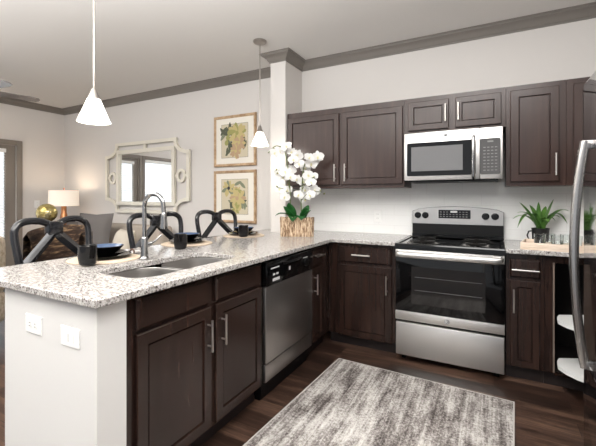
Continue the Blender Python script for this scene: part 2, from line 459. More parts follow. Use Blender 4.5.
b.box(XL - .05, XL - .02, D0 + .12, D1 - .14, 1.99, DT); b.box(XL - .05, XL - .02, D0 + .12, D1 - .14, 0, .12)
b.build('door_stile', 'taupe', dr)
b = MB(); b.box(XL, XL + .02, D0 - .075, D0, 0, DT + .075, .004); b.box(XL, XL + .02, D1, D1 + .075, 0, DT + .075, .004); b.box(XL, XL + .02, D0, D1, DT, DT + .075, .004)
b.build('door_casing', 'taupe', dr)
blind_leaf(D0 + .125, D1 - .145, 0.125, 1.975, dr)
wn = struct(MB().box(XL - .09, XL - .07, G0, G1, GB, GT).build('window_1', 'trimwhite', origin=(XL, (G0 + G1) / 2, GB)))
b = MB(); b.box(XL, XL + .02, G0 - .075, G0, GB - .075, GT + .075, .004); b.box(XL, XL + .02, G1, G1 + .06, GB - .075, GT + .075, .004)
b.box(XL, XL + .02, G0, G1, GT, GT + .075, .004); b.box(XL, XL + .02, G0, G1, GB - .075, GB, .004)
b.build('window_frame', 'taupe', wn)
blind_leaf(G0 + .01, G1 - .01, GB + .01, GT - .02, wn)

# ------------------------------------------------------------------ counters
def rrect(x0, x1, y0, y1, r, n=5):
    out = []
    for cx, cy, a0 in ((x1 - r, y1 - r, 0), (x0 + r, y1 - r, 90), (x0 + r, y0 + r, 180), (x1 - r, y0 + r, 270)):
        for k in range(n + 1):
            a = radians(a0 + 90 * k / n); out.append((cx + r * cos(a), cy + r * sin(a)))
    return out
def slab(outer, holes, z0, z1):
    b = MB(); es = []
    for lp in [outer] + holes:
        vs = [b.v((x, y, z1)) for x, y in lp]
        es += [b.bm.edges.new((vs[i], vs[(i + 1) % len(vs)])) for i in range(len(vs))]
    bmesh.ops.triangle_fill(b.bm, use_beauty=True, use_dissolve=False, edges=es)
    g = bmesh.ops.extrude_face_region(b.bm, geom=b.bm.faces[:])
    bmesh.ops.translate(b.bm, verts=[v for v in g['geom'] if isinstance(v, bmesh.types.BMVert)], vec=(0, 0, z0 - z1))
    return b
CT, CB = 0.915, 0.885
SX0, SX1, SY0, SY1 = -1.015, -0.662, -2.46, -1.745
PYE = -2.752; PXL = -1.535
outer = [(-0.53, PYE), (-0.53, -0.645), (0.008, -0.645), (0.008, -0.001), (CX1, -0.001), (CX1, CYF - .001), (CX0, CYF - .001), (CX0, -0.001), (PXL, -0.001), (PXL, PYE)]
o = slab(outer, [rrect(SX0, SX1, SY0, SY1, 0.10, 6)], CB, CT).build('countertop', 'granite', origin=(-0.9, -1.5, CB))
tag(o, 'L-shaped speckled white granite worktop over the peninsula with the sink cut in it', 'countertop')
md = o.modifiers.new('edge', 'BEVEL'); md.width = 0.004; md.segments = 2; md.limit_method = 'ANGLE'; md.angle_limit = radians(60)
outer = [(0.764, -0.645), (1.235, -0.645), (1.235, -1.445), (XR - .001, -1.445), (XR - .001, -0.001), (0.764, -0.001)]
o = slab(outer, [], CB, CT).build('countertop', 'granite', origin=(1.2, -0.4, CB))
tag(o, 'short speckled granite worktop right of the stove, under the green plant', 'countertop')
md = o.modifiers.new('edge', 'BEVEL'); md.width = 0.004; md.segments = 2; md.limit_method = 'ANGLE'; md.angle_limit = radians(60)

# ------------------------------------------------------------------ base cabinets
def carcass(parent, mp, u0, u1, dep, zk=0.10, z1=0.884, kick=0.05, mt='wood', sides=True, bottom=None):
    """hollow box: face plate, sides, back, floor and a toe board; d = 0 is the face"""
    b = MB()
    def bx(ua, ub, wa, wb, da, db):
        b.prism([(ua, wa), (ub, wa), (ub, wb), (ua, wb)], mp, da, db)
    bx(u0, u1, zk, z1, -0.018, 0)
    bx(u0, u0 + .016, zk, z1, -dep, -0.018); bx(u1 - .016, u1, zk, z1, -dep, -0.018)
    bx(u0 + .016, u1 - .016, zk, zk + .016, -dep, -0.018); bx(u0 + .016, u1 - .016, zk, z1, -dep, -dep + .01)
    o = b.build('cabinet_body', mt, parent)
    if kick:
        b = MB(); b.prism([(u0, 0), (u1, 0), (u1, zk), (u0, zk)], mp, -kick - .02, -kick); b.build('toe_board', 'kick', parent)
    return o
FX = -0.585   # peninsula face plane, doors stand 2 cm proud
PX = front_x(FX)
t = thing('sink_cabinet', (FX, -2.12, 0), 'dark espresso double-door sink cabinet in the peninsula, under the sink', 'cabinet')
carcass(t, PX, -2.600, -1.655, 0.52)
slab_front('drawer_front', PX, -2.555, -2.138, 0.737, 0.862, 'wood', t)
slab_front('drawer_front', PX, -2.085, -1.668, 0.737, 0.862, 'wood', t)
d = panel_door('door', PX, -2.555, -2.120, 0.115, 0.722, 'wood', t); bar_pull(PX, (-2.150, .665), (-2.150, .510), d)
d = panel_door('door', PX, -2.085, -1.668, 0.115, 0.722, 'wood', t); bar_pull(PX, (-2.045, .665), (-2.045, .510), d)

t = thing('dishwasher', (-0.56, -1.31, 0), 'stainless dishwasher with black control strip, built into the peninsula', 'dishwasher')
Y0, Y1 = -1.648, -0.985
MB().box(-1.10, -0.588, Y0, Y1, 0.03, 0.865).build('tub_casing', 'blackmatte', t)
dd = MB().box(-0.588, -0.552, Y0 + .004, Y1 - .004, 0.235, 0.712, .004).build('door_panel', 'steelv', t)
MB().box(-0.588, -0.555, Y0 + .004, Y1 - .004, 0.120, 0.228, .004).build('access_panel', 'steelv', t)
MB().box(-0.64, -0.60, Y0 + .01, Y1 - .01, 0.0, 0.116).build('toe_board', 'blackmatte', t)
cp = MB().box(-0.588, -0.545, Y0 + .004, Y1 - .004, 0.716, 0.868, .006).build('control_panel', 'black', t)
b = MB()
for i in range(2):
    b.box(-0.546, -0.5438, Y0 + .075 + i * .04, Y0 + .10 + i * .04, .775, .787)
b.build('button_marks', 'mark', cp)
for q in ((Y0 + .07, Y0 + .155, .738, .756), (Y0 + .05, Y0 + .15, .818, .826), (Y0 + .28, Y0 + .30, .775, .80), (Y1 - .17, Y1 - .10, .822, .827)):
    b = MB(); b.box(-0.546, -0.5438, *q); b.build('button', 'mark', cp)
b = MB(); b.lathe((-0.546, Y1 - .13, .79), [(.030, 0), (.030, .012), (.024, .016), (0, .016)], 20, 'x'); b.build('dial', 'blackmatte', cp)
b = MB(); b.tube([(-0.545, Y0 + .20, .835), (-0.535, Y0 + .23, .832), (-0.535, Y0 + .40, .832), (-0.545, Y0 + .43, .835)], .008, 8); b.build('latch', 'blackmatte', cp)
t2 = t
t = thing('base_cabinet', (FX, -0.84, 0), 'narrow dark peninsula cabinet with drawer and door, right of the dishwasher', 'cabinet')
carcass(t, PX, -0.980, -0.612, 0.52)
d = slab_front('drawer', PX, -0.955, -0.740, 0.722, 0.862, 'wood', t); bar_pull(PX, (-0.925, .80), (-0.780, .80), d)
d = panel_door('door', PX, -0.955, -0.740, 0.115, 0.705, 'wood', t, fr=.045); bar_pull(PX, (-0.925, .66), (-0.925, .50), d)
FY = -0.595
QY = front_y(FY)
t = thing('base_cabinet', (-0.28, FY, 0), 'dark base cabinet with one drawer over one door, left of the stove', 'cabinet')
carcass(t, QY, -0.584, 0.004, 0.585)
d = slab_front('drawer', QY, -0.487, -0.028, 0.722, 0.858, 'wood', t); bar_pull(QY, (-0.355, .79), (-0.200, .79), d)
d = panel_door('door', QY, -0.487, -0.028, 0.095, 0.700, 'wood', t); bar_pull(QY, (-0.065, .640), (-0.065, .490), d)
t = thing('base_cabinet', (0.88, FY, 0), 'slim dark base cabinet with drawer and door, right of the stove', 'cabinet')
carcass(t, QY, 0.766, 0.990, 0.585)
d = slab_front('drawer', QY, 0.790, 0.968, 0.719, 0.845, 'wood', t); bar_pull(QY, (0.800, .775), (0.960, .775), d)
d = panel_door('door', QY, 0.790, 0.965, 0.105, 0.700, 'wood', t, fr=.042); bar_pull(QY, (0.812, .640), (0.812, .480), d)

# corner cabinet, its doors open, two white rotating trays inside
t = thing('corner_cabinet', (1.3, -0.4, 0), 'open dark corner cabinet with white rotating trays, between slim cabinet and fridge', 'cabinet')
b = MB(); X0 = 0.992; XF = 1.262
b.box(X0, 1.047, FY, FY + .018, .10, .884); b.box(1.047, XF, FY, FY + .018, .835, .884); b.box(1.047, XF, FY, FY + .018, .085, .104)
b.box(XF, XF + .018, -0.66, FY + .018, .835, .884); b.box(XF, XF + .018, -1.44, -0.92, .10, .884); b.box(XF, XF + .018, -0.92, FY + .018, .835, .884); b.box(XF, XF + .018, -0.92, FY + .018, .085, .104)
b.build('face_frame', 'wood', t)
b = MB(); b.box(X0, X0 + .014, FY + .02, -0.01, .10, .884); b.box(X0 + .014, XR - .01, -0.02, -0.01, .10, .884); b.box(XR - .02, XR - .01, -1.44, -0.02, .10, .884)
b.box(X0 + .014, XR - .02, FY + .02, -0.02, .09, .104); b.box(XF + .02, XR - .02, -1.44, FY + .02, .09, .104); b.box(XF + .02, XR - .02, -1.44, -1.425, .104, .884)
b.build('interior_lining', 'inside', t)
b = MB(); b.box(1.038, 1.0475, FY - .003, FY + .03, .104, .835); b.build('frame_edge', 'paleedge', t)
b = MB(); b.box(X0, XF + .06, FY + .045, FY + .065, 0, .085); b.box(XF + .05, XF + .07, -1.44, FY + .045, 0, .085); b.build('toe_board', 'kick', t)
TC = (1.345, -0.60)
b = MB(); b.tube([(TC[0], TC[1], .104), (TC[0], TC[1], .84)], .014, 12); b.build('pole', 'inside', t)
for zt in (.172, .462):
    b = MB(); pts = [(1.076, -.560), (1.058, -.62), (1.052, -.70), (1.085, -.765), (1.13, -.815), (1.20, -.86), (1.30, -.88), (1.42, -.87), (1.52, -.82), (1.60, -.72), (1.62, -.60), (1.58, -.46), (1.50, -.37), (1.40, -.33), (1.345, -.36), (1.30, -.44), (1.19, -.505)]
    MBp = b.prism(pts, lambda u, w, d: Vector((u, w, d)), zt, zt + .022)
    b.build('rotating_tray', 'tray', t)

# ------------------------------------------------------------------ wall cabinets
UY = front_y(-0.325)
def upper(t, u0, u1, z0, z1):
    b = MB(); b.box(u0, u1, -0.325, -0.001, z0, z1)
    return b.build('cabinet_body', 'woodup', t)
UZ0, UZ1 = 1.357, 2.116
t = thing('wall_cabinet', (-0.57, -0.16, UZ0), 'wide dark wall cabinet with two doors above the orchid, left of the microwave', 'cabinet')
upper(t, CX1 + .002, 0.012, UZ0, UZ1)
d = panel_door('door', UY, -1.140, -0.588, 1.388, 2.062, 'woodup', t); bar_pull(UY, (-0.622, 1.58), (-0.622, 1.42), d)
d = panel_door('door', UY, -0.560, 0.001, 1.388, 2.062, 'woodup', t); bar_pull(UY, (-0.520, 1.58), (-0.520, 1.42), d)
t = thing('wall_cabinet', (0.39, -0.16, 1.812), 'low dark wall cabinet with two small doors directly above the microwave', 'cabinet')
upper(t, 0.014, 0.774, 1.812, UZ1)
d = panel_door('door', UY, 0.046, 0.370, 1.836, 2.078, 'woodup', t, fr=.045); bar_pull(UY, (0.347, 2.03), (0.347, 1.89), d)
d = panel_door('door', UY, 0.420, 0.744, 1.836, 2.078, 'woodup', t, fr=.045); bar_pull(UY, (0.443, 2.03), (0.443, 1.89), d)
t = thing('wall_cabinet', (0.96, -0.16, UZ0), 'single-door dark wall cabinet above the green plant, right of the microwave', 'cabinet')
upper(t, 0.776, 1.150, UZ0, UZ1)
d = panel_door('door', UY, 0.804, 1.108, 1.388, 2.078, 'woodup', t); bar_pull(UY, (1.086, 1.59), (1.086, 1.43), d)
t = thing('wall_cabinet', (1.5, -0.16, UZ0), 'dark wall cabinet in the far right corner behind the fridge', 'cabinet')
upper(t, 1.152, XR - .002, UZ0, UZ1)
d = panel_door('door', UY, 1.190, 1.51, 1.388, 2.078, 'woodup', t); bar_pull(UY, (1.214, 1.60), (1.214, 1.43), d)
d = panel_door('door', UY, 1.525, 1.845, 1.388, 2.078, 'woodup', t)

# ------------------------------------------------------------------ stove
SV0, SV1 = 0.012, 0.760
t = thing('stove', ((SV0 + SV1) / 2, -0.33, 0), 'freestanding stainless and black electric stove with coil burners', 'stove')
b = MB(); b.box(SV0, SV1, -0.625, -0.03, .06, .872); b.build('oven_body', 'blackmatte', t)
for x in (SV0 + .05, SV1 - .05):
    for y in (-.58, -.10): b = MB(); b.lathe((x, y, 0), [(.018, 0), (.018, .061)], 12); b.build('foot', 'blackmatte', t)
# cooktop with raised rim
ct = MB(); RIM = [(SV0 - .002, -.672), (SV1 + .002, -.672), (SV1 + .002, -.09), (SV0 - .002, -.09)]
def ins(i, z): return [Vector((SV0 - .002 + i, -.672 + i, z)), Vector((SV1 + .002 - i, -.672 + i, z)), Vector((SV1 + .002 - i, -.09, z)), Vector((SV0 - .002 + i, -.09, z))]
ct.loops([ins(0, .872), ins(0, .905), ins(.006, .914), ins(.022, .914), ins(.03, .906)])
ct = ct.build('cooktop', 'black', t, ang=25)
def coil(cx, cy, R):
    b = MB(); b.lathe((cx, cy, .906), [(R + .022, 0), (R + .024, .006), (R + .016, .007), (R + .006, .001), (.02, -.0005), (0, -.0005)], 32); p = b.build('drip_pan', 'pan', ct)
    b = MB(); pts = []; turns = 4.5 if R > .08 else 3.5; n = int(turns * 22)
    for i in range(n + 1):
        a = 2 * pi * turns * i / n; r = .022 + (R - .022) * i / n; pts.append((cx + r * cos(a), cy + r * sin(a), .922))
    b.tube(pts, .0055, 6)
    b.tube([(cx - R * .95, cy, .914), (cx + R * .95, cy, .914)], .003, 6); b.tube([(cx, cy - R * .95, .914), (cx, cy + R * .95, .914)], .003, 6)
    b.build('burner_coil', 'coil', ct)
coil(.195, -.515, .098); coil(.185, -.245, .075); coil(.575, -.245, .098); coil(.575, -.515, .075)
# backguard: arched steel face over a black band
bgm = lambda u, w, d: Vector((u, -0.085 - d + (w - .915) * .02, w))
BG0, BG1 = .036, .768
n = 16; arch = [(BG0 + (BG1 - BG0) * i / n, 1.158 + .032 * (1 - (2 * i / n - 1) ** 2) + (.0 if 0 < i < n else -.012)) for i in range(n + 1)]
b = MB(); b.prism([(BG0, .9155)] + [(BG1, .9155)] + arch[::-1], bgm, -.055, 0); gd = b.build('backguard', 'blackmatte', t, ang=25)
b = MB(); b.prism([(BG0 + .003, 1.035), (BG1 - .003, 1.035)] + [(min(max(u, BG0 + .003), BG1 - .003), w - .002) for u, w in arch[::-1]], bgm, -.0005, .008); fc = b.build('control_fascia', 'steeldark', gd, ang=25)
b = MB(); b.prism([(BG0, .918), (BG1, .918), (BG1, .945), (BG0, .945)], bgm, 0, .012); b.build('vent_strip', 'black', gd)
b = MB(); b.prism([(.262, 1.085), (.520, 1.085), (.520, 1.160), (.262, 1.160)], bgm, .0082, .011); b.build('display', 'blackglass', gd)
b = MB()
for r, w in enumerate((1.098, 1.118, 1.138)):
    for k in range(9):
        if 3 <= k <= 5 and r == 2: continue
        b.prism([(.275 + k * .026, w), (.288 + k * .026, w), (.288 + k * .026, w + .006), (.275 + k * .026, w + .006)], bgm, .0112, .0118)
b.build('button_marks', 'markdim', gd); b = MB()
b.prism([(.360, 1.136), (.415, 1.136), (.415, 1.152), (.360, 1.152)], bgm, .0112, .0118)
b.build('clock_display', 'mark', gd)
for kx in (.085, .150, .634, .704):
    b = MB(); c = bgm(kx, 1.110, .008)
    b.lathe(c, [(.029, 0), (.029, -.006), (.023, -.008), (.021, -.024), (0, -.025)], 24, 'y')
    b.box(c.x - .004, c.x + .004, c.y - .032, c.y - .02, c.z - .020, c.z + .026, .001)
    b.build('knob', 'black', gd)
# oven door
dr = MB().box(SV0 + .002, SV1 - .002, -.662, -.627, .392, .806, .004).build('oven_door', 'blackglass', t)
b = MB(); b.box(.135, .640, -.6635, -.6615, .455, .740, 0); b.build('window', 'ovenglass', dr)
b = MB(); b.box(SV0 + .002, SV1 - .002, -.668, -.627, .322, .391, .004); b.build('lower_band', 'steel', dr)
b = MB(); b.box(SV0 + .002, SV1 - .002, -.662, -.627, .807, .866, .004); b.build('upper_band', 'steel', dr)
b = MB(); pts = [(SV0 + .02, -.664, .838), (SV0 + .03, -.695, .834), (SV0 + .06, -.705, .832), (SV1 - .06, -.705, .832), (SV1 - .03, -.695, .834), (SV1 - .02, -.664, .838)]
b.tube(pts, .022, 14, flat=(1.0, .62), up=(0, 0, 1)); b.build('handle', 'steel', dr)
b = MB()
for zz in (.56, .66): b.box(.16, .62, -.6645, -.6633, zz, zz + .003)
b.build('oven_rack', 'emblem', dr)
def emblem(parent, c, r):
    b = MB(); b.lathe(c, [(r, 0), (r, -.002), (r * .9, -.003), (0, -.003)], 24, 'y'); o = b.build('emblem', 'emblem', parent)
    b = MB(); q = Vector(c) + Vector((0, -.0035, 0))
    b.tube([q + Vector((r * .78 * cos(a), 0, r * .78 * sin(a))) for a in [2 * pi * i / 20 for i in range(20)]], r * .07, 6, closed=True)
    for sx in (-1, 1):
        b.tube([q + Vector((sx * r * (.30 + .26 * cos(a)), 0, r * .38 * sin(a))) for a in [radians(30 + 300 * i / 12) for i in range(13)]], r * .08, 6)
    b.build('emblem_mark', 'mark', parent)
emblem(dr, (.388, -.668, .356), .018)
dw = MB().box(SV0 + .004, SV1 - .004, -.660, -.627, .048, .304, .005).build('storage_drawer', 'steel', t)

# ------------------------------------------------------------------ microwave
t = thing('microwave', (.385, -.2, 1.412), 'stainless over-the-range microwave with black glass door, above the stove', 'microwave')
MW0, MW1, MZ0, MZ1 = .027, .753, 1.412, 1.806
b = MB(); b.box(MW0 + .004, MW1 - .004, -.372, -.01, MZ0 + .012, MZ1); b.build('casing', 'blackmatte', t)
b = MB(); b.box(MW0 + .03, MW1 - .03, -.36, -.02, MZ0 - .012, MZ0 + .012); b.build('vent_grille', 'blackmatte', t)
dr = MB().box(MW0, .598, -.40, -.374, MZ0, MZ1, .004).build('door', 'steel', t)
b = MB(); b.prism(rrect(.050, .570, 1.447, 1.722, .012, 3), lambda u, w, d: Vector((u, -.3995 - d, w)), 0, .003); b.build('door_glass', 'blackglass', dr)
b = MB(); b.box(.085, .478, -.4040, -.4024, 1.487, 1.688); b.build('window', 'mwglass', dr)
b = MB(); b.tube([(.555, -.402, 1.745), (.555, -.432, 1.73), (.555, -.440, 1.65), (.555, -.440, 1.50), (.555, -.432, 1.435), (.555, -.402, 1.42)], .013, 12); b.build('handle', 'chrome', dr)
cp = MB().box(.600, MW1, -.40, -.374, MZ0, MZ1, .004).build('control_section', 'steel', t)
b = MB(); b.prism(rrect(.600, .738, 1.447, 1.722, .012, 3), lambda u, w, d: Vector((u, -.3995 - d, w)), 0, .003); b.build('keypad', 'mwpanel', cp)
for r in range(8):
    b = MB()
    for k in range(4):
        b.box(.622 + k * .026, .638 + k * .026, -.4034, -.4026, 1.475 + r * .025, 1.482 + r * .025)
    b.build('button_row', 'markdim', cp)
b = MB(); b.box(.65, .69, -.4034, -.4026, 1.692, 1.704); b.build('clock_display', 'markdim', cp)
emblem(dr, (.352, -.40, 1.772), .014)

# ------------------------------------------------------------------ sink and faucet
t = thing('kitchen_sink', (-0.84, -2.10, 0.70), 'stainless double-bowl undermount sink in the peninsula worktop', 'sink')
def bowl(y0, y1):
    b = MB(); x0, x1 = SX0 - .006, SX1 + .006
    def lp(i, z, r): return [(x, y, z) for x, y in rrect(x0 + i, x1 - i, y0 + i, y1 - i, r, 6)]
    b.loops([lp(-.001, .8835, .10), lp(0, .88, .098), lp(.004, .86, .09), lp(.010, .73, .075), (lp(.022, .712, .065)), lp(.05, .706, .04)], cap0=False)
    # outer skin so that the bowl has a thickness
    o = b.build('bowl', 'sinksteel', t)
    sd = o.modifiers.new('skin', 'SOLIDIFY'); sd.thickness = .0025; sd.offset = 0
    b = MB(); c = ((x0 + x1) / 2, (y0 + y1) / 2, .7065); b.lathe(c, [(.040, 0), (.040, .003), (.030, .004), (.026, .001), (0, .001)], 24); b.build('drain', 'chrome', o)
SM = (SY0 + SY1) / 2
bowl(SY0 - .006, SM - .014); bowl(SM + .014, SY1 + .006)
b = MB(); b.box(SX0 + .01, SX1 - .01, SM - .008, SM + .008, .74, .868, .006); b.build('divider', 'sinksteel', t)
FB = Vector((-1.082, -2.104, CT))
t = thing('faucet', FB, 'chrome gooseneck pull-down kitchen faucet standing behind the sink', 'faucet')
b = MB(); b.lathe(FB, [(.028, 0), (.028, .006), (.022, .012), (.0195, .03), (.0195, .118), (.017, .125), (.0135, .130), (0, .130)], 20); b.build('faucet_body', 'chrome', t)
pts = [FB + Vector((0, 0, .125)), FB + Vector((0, 0, .20))]; R = .070; zc = .305
pts += [FB + Vector((0, 0, zc - .03))] + [FB + Vector((R - R * cos(a), .012 * (1 - cos(a)) / 2, zc + R * sin(a))) for a in [pi * i / 14 for i in range(15)]]
pts += [FB + Vector((2 * R + .004, .012, zc - .04))]
b = MB(); b.tube(pts, .0122, 12); b.build('spout', 'chrome', t)
e = pts[-1]; b = MB(); b.lathe(e + Vector((0, 0, -.085)), [(0, 0), (.020, 0), (.0215, .012), (.0165, .05), (.0145, .086), (.0122, .09), (0, .09)], 16); b.build('spray_head', 'chrome', t)
b = MB(); q = FB + Vector((.0, 0, .085)); b.tube([q, q + Vector((.012, .030, .004)), q + Vector((.02, .05, .012)), q + Vector((.045, .085, .05))], [.012, .012, .007, .005], 10); b.build('lever', 'chrome', t)

# ------------------------------------------------------------------ bar stools
def make_stool(label):
    t = thing('bar_stool', (0, 0, 0), label, 'stool', 'black bar stools along the peninsula')
    # local: +X faces the counter, Y across
    def P(w, z): return Vector((-.16 - (z - .62) * .14, w, z))
    def sm(ctrl, n=6):
        ctrl = [Vector(c) for c in ctrl]; out = []
        for i in range(len(ctrl) - 1):
            p0 = ctrl[max(i - 1, 0)]; p1 = ctrl[i]; p2 = ctrl[i + 1]; p3 = ctrl[min(i + 2, len(ctrl) - 1)]
            for k in range(n):
                u = k / n
                out.append(.5 * ((2 * p1) + (-p0 + p2) * u + (2 * p0 - 5 * p1 + 4 * p2 - p3) * u * u + (-p0 + 3 * p1 - 3 * p2 + p3) * u ** 3))
        return out + [ctrl[-1]]
    for s in (-1, 1):
        b = MB(); b.tube(sm([P(s * .205, .60), P(s * .215, .75), P(s * .232, .92), P(s * .243, 1.04), P(s * .232, 1.095), P(s * .190, 1.124), P(s * .125, 1.130), P(s * .075, 1.122), P(s * .030, 1.104)]), .021, 10, flat=(.95, 1.0), up=(1, 0, 0)); b.build('back_loop', 'stool', t)
        b = MB(); q = [P(s * .006, 1.068), P(s * .030, 1.030), P(s * .160, .910), P(s * .205, .868)]
        b.tube(q, .031, 4, flat=(.5, 1.0), up=(1, 0, 0)); b.build('diagonal_brace', 'stool', t)
    b = MB(); b.box(-.024, .024, -.050, .050, 1.035, 1.122, .012, Matrix.Translation((-.16 - (1.1 - .62) * .14, 0, 0)) ); b.build('back_knot', 'stool', t)
    b = MB(); b.tube([P(-.222, .868), P(.222, .868)], .020, 4, flat=(.6, 1), up=(1, 0, 0)); b.build('back_rail', 'stool', t)
    b = MB(); b.box(-.19, .20, -.21, .21, .585, .615, .008); b.build('seat_frame', 'stool', t)
    b = MB(); b.box(-.185, .195, -.205, .205, .615, .662, .02, None, 3); b.build('seat_pad', 'seatpad', t)
    for x, y in ((-.165, -.185), (-.165, .185), (.175, -.185), (.175, .185)):
        b = MB(); sx = -.05 if x < 0 else .02; sy = .03 * (1 if y > 0 else -1)
        b.tube([(x, y, .590), (x + sx * .5, y + sy * .5, .3), (x + sx, y + sy, 0)], [.021, .019, .016], 8); b.build('leg', 'stool', t)
    b = MB()
    for y in (-.2, .2): b.tube([(-.19, y, .22), (.185, y, .22)], .011, 8)
    b.tube([(.186, -.2, .20), (.186, .2, .20)], .013, 8); b.tube([(-.195, -.2, .26), (-.195, .2, .26)], .011, 8)
    b.build('footrest', 'stool', t)
    return t
s1 = make_stool('black loop-backed bar stool nearest the camera, behind the mug on the left')
DXS = .225
def put(o, y, a):
    o.location = (-1.75 + DXS * cos(a), y + DXS * sin(a), 0); o.rotation_euler = (0, 0, a)
put(s1, -2.235, radians(10))
for y, a, lb in ((-1.447, -4, 'black loop-backed bar stool seen behind the faucet, under the mirror'), (-.705, -9, 'black loop-backed bar stool in front of the lower framed flower print, farthest along the worktop')):
    o = dup(s1, (0, 0, 0), 0, lb); put(o, y, radians(a))

# ------------------------------------------------------------------ place settings
def lathe_obj(name, c, prof, mt, label, cat, group, seg=32, mi=None):
    b = MB(); b.lathe(c, prof, seg); o = b.build(name, mt, None, origin=c, ang=45); return tag(o, label, cat, group)
spots = [((-1.292, -2.205), 'nearest the camera', 'in front of the nearest stool'), ((-1.385, -1.47), 'of the middle place setting', 'behind the faucet'), ((-1.345, -.80), 'of the farthest place setting', 'in front of the framed prints')]
mugs = [(-1.168, -2.382), (-1.212, -1.705), (-1.258, -.925)]
for i, ((cx, cy), who, where) in enumerate(spots):
    z = CT
    lathe_obj('placemat', (cx, cy, z), [(.180, 0), (.190, .001), (.190, .004), (.184, .006), (0, .006)], 'mat', 'round woven tan placemat %s, on the granite' % ['under the nearest setting', 'under the middle setting', 'under the farthest setting'][i], 'placemat', 'placemats on the peninsula', 40)
    px, py = cx - .02, cy + .02
    z += .0065
    lathe_obj('plate', (px, py, z), [(.06, 0), (.075, .001), (.135, .016), (.137, .019), (.132, .019), (.074, .005), (0, .005)], 'dish', 'large black dinner plate %s' % ['lowest in the nearest stack', 'lowest in the middle stack', 'lowest in the farthest stack'][i], 'plate', 'black dinner plates', 36)
    lathe_obj('plate', (px, py, z + .0055), [(.05, 0), (.06, .001), (.105, .024), (.107, .027), (.102, .027), (.058, .006), (0, .006)], 'dish', 'small black side plate between bowl and dinner plate, %s' % ['nearest setting', 'middle setting', 'farthest setting'][i], 'plate', 'black side plates', 36)
    bo = thing('bowl', (px, py, z + .012), 'black bowl with blue glazed inside, %s' % ['nearest setting, behind the mug', 'middle setting, beside the faucet', 'farthest setting, near the column'][i], 'bowl', 'blue-rimmed bowls')
    c = (px, py, z + .012)
    b = MB(); b.lathe(c, [(.036, 0), (.040, .004), (.070, .026), (.094, .052), (.096, .056), (.0945, .057)], 36, cap=False); b.lathe(c, [(.036, 0), (0, .0)], 36, cap=False); b.build('bowl_body', 'dish', bo, ang=60)
    b = MB(); b.lathe(c, [(.0945, .057), (.088, .052), (.064, .026), (.034, .008), (0, .006)], 36, cap=False); b.build('glazed_inside', 'blueglaze', bo, ang=60)
    mx_, my_ = mugs[i]; zz = CT + (.0065 if (Vector((mx_, my_)) - Vector((cx, cy))).length < .18 else 0.0)
    zz = CT if (Vector((mx_, my_)) - Vector((cx, cy))).length > .22 else CT + .0065
    c = (mx_, my_, zz)
    mg = thing('mug', c, 'glossy black mug %s' % ['standing by the nearest place setting, left of the faucet', 'standing by the middle place setting, right of the faucet', 'standing by the farthest place setting, below the framed prints'][i], 'mug', 'black mugs on the peninsula')
    b = MB(); b.lathe(c, [(.032, 0), (.040, .008), (.0455, .04), (.0435, .092), (.0445, .101), (.0425, .1025), (.040, .097), (.040, .02), (0, .01)], 28); b.build('mug_body', 'dish', mg, ang=50)
    a = radians(160) ; dv = Vector((cos(a), sin(a), 0)); q = Vector(c)
    b = MB(); b.tube([q + dv * .042 + Vector((0, 0, .082)), q + dv * .062 + Vector((0, 0, .082)), q + dv * .073 + Vector((0, 0, .055)), q + dv * .065 + Vector((0, 0, .030)), q + dv * .042 + Vector((0, 0, .024))], .006, 8); b.build('mug_handle', 'dish', mg)
c = Vector((-1.30, -2.02, CT + .0065))
t = thing('napkin', c, 'folded pale grey napkin in a brown ring at the nearest setting', 'napkin')
b = MB(); b.box(-.055, .055, -.018, .018, 0, .012, .004, Matrix.Translation(c) @ Matrix.Rotation(radians(100), 4, 'Z')); b.build('cloth', 'napkin', t)
b = MB(); pts = [c + Vector((.022 * cos(x) * .94, .004 - .022 * cos(x) * .17, .012 + .014 * sin(x))) for x in [2 * pi * i / 16 for i in range(16)]]
b.tube(pts, .005, 8, closed=True); b.build('napkin_ring', 'ring', t)

# ------------------------------------------------------------------ orchid
OC = Vector((-.885, -.575, CT)); OA = radians(26)
t = thing('potted_orchid', OC, 'white orchid in a bark-covered rectangular planter, by the column', 'plant')
T = Matrix.Translation(OC + Vector((-.018, -.008, 0))) @ Matrix.Rotation(OA, 4, 'Z')
b = MB(); lps = []
base = rrect(-.153, .153, -.064, .064, .03, 4)
def resamp(pts, n):
    pts = [Vector(p) for p in pts]; Ls = [0]
    for i in range(len(pts)): Ls.append(Ls[-1] + (pts[(i + 1) % len(pts)] - pts[i]).length)
    out = []
    for k in range(n):
        s_ = Ls[-1] * k / n; i = max(j for j in range(len(pts)) if Ls[j] <= s_); u = (s_ - Ls[i]) / max(Ls[i + 1] - Ls[i], 1e-9)
        out.append(pts[i].lerp(pts[(i + 1) % len(pts)], u))
    return out
rs = resamp(base, 120); jit = [random.uniform(-.004, .005) for _ in rs]; top = [random.uniform(-.006, .006) for _ in rs]
for j in range(7):
    z = .172 * j / 6
    lps.append([T @ Vector((p.x * (.97 + .03 * j / 6) + p.normalized().x * (jit[i] + random.uniform(-.0015, .0015)), p.y * (.95 + .05 * j / 6) + p.normalized().y * (jit[i] + random.uniform(-.0015, .0015)), z + (top[i] if j == 6 else 0))) for i, p in enumerate(rs)])
lps.append([T @ Vector((p.x * .90, p.y * .82, .168)) for p in rs]); lps.append([T @ Vector((p.x * .89, p.y * .8, .150)) for p in rs])
b.loops(lps); b.build('planter', 'bark', t, ang=50)
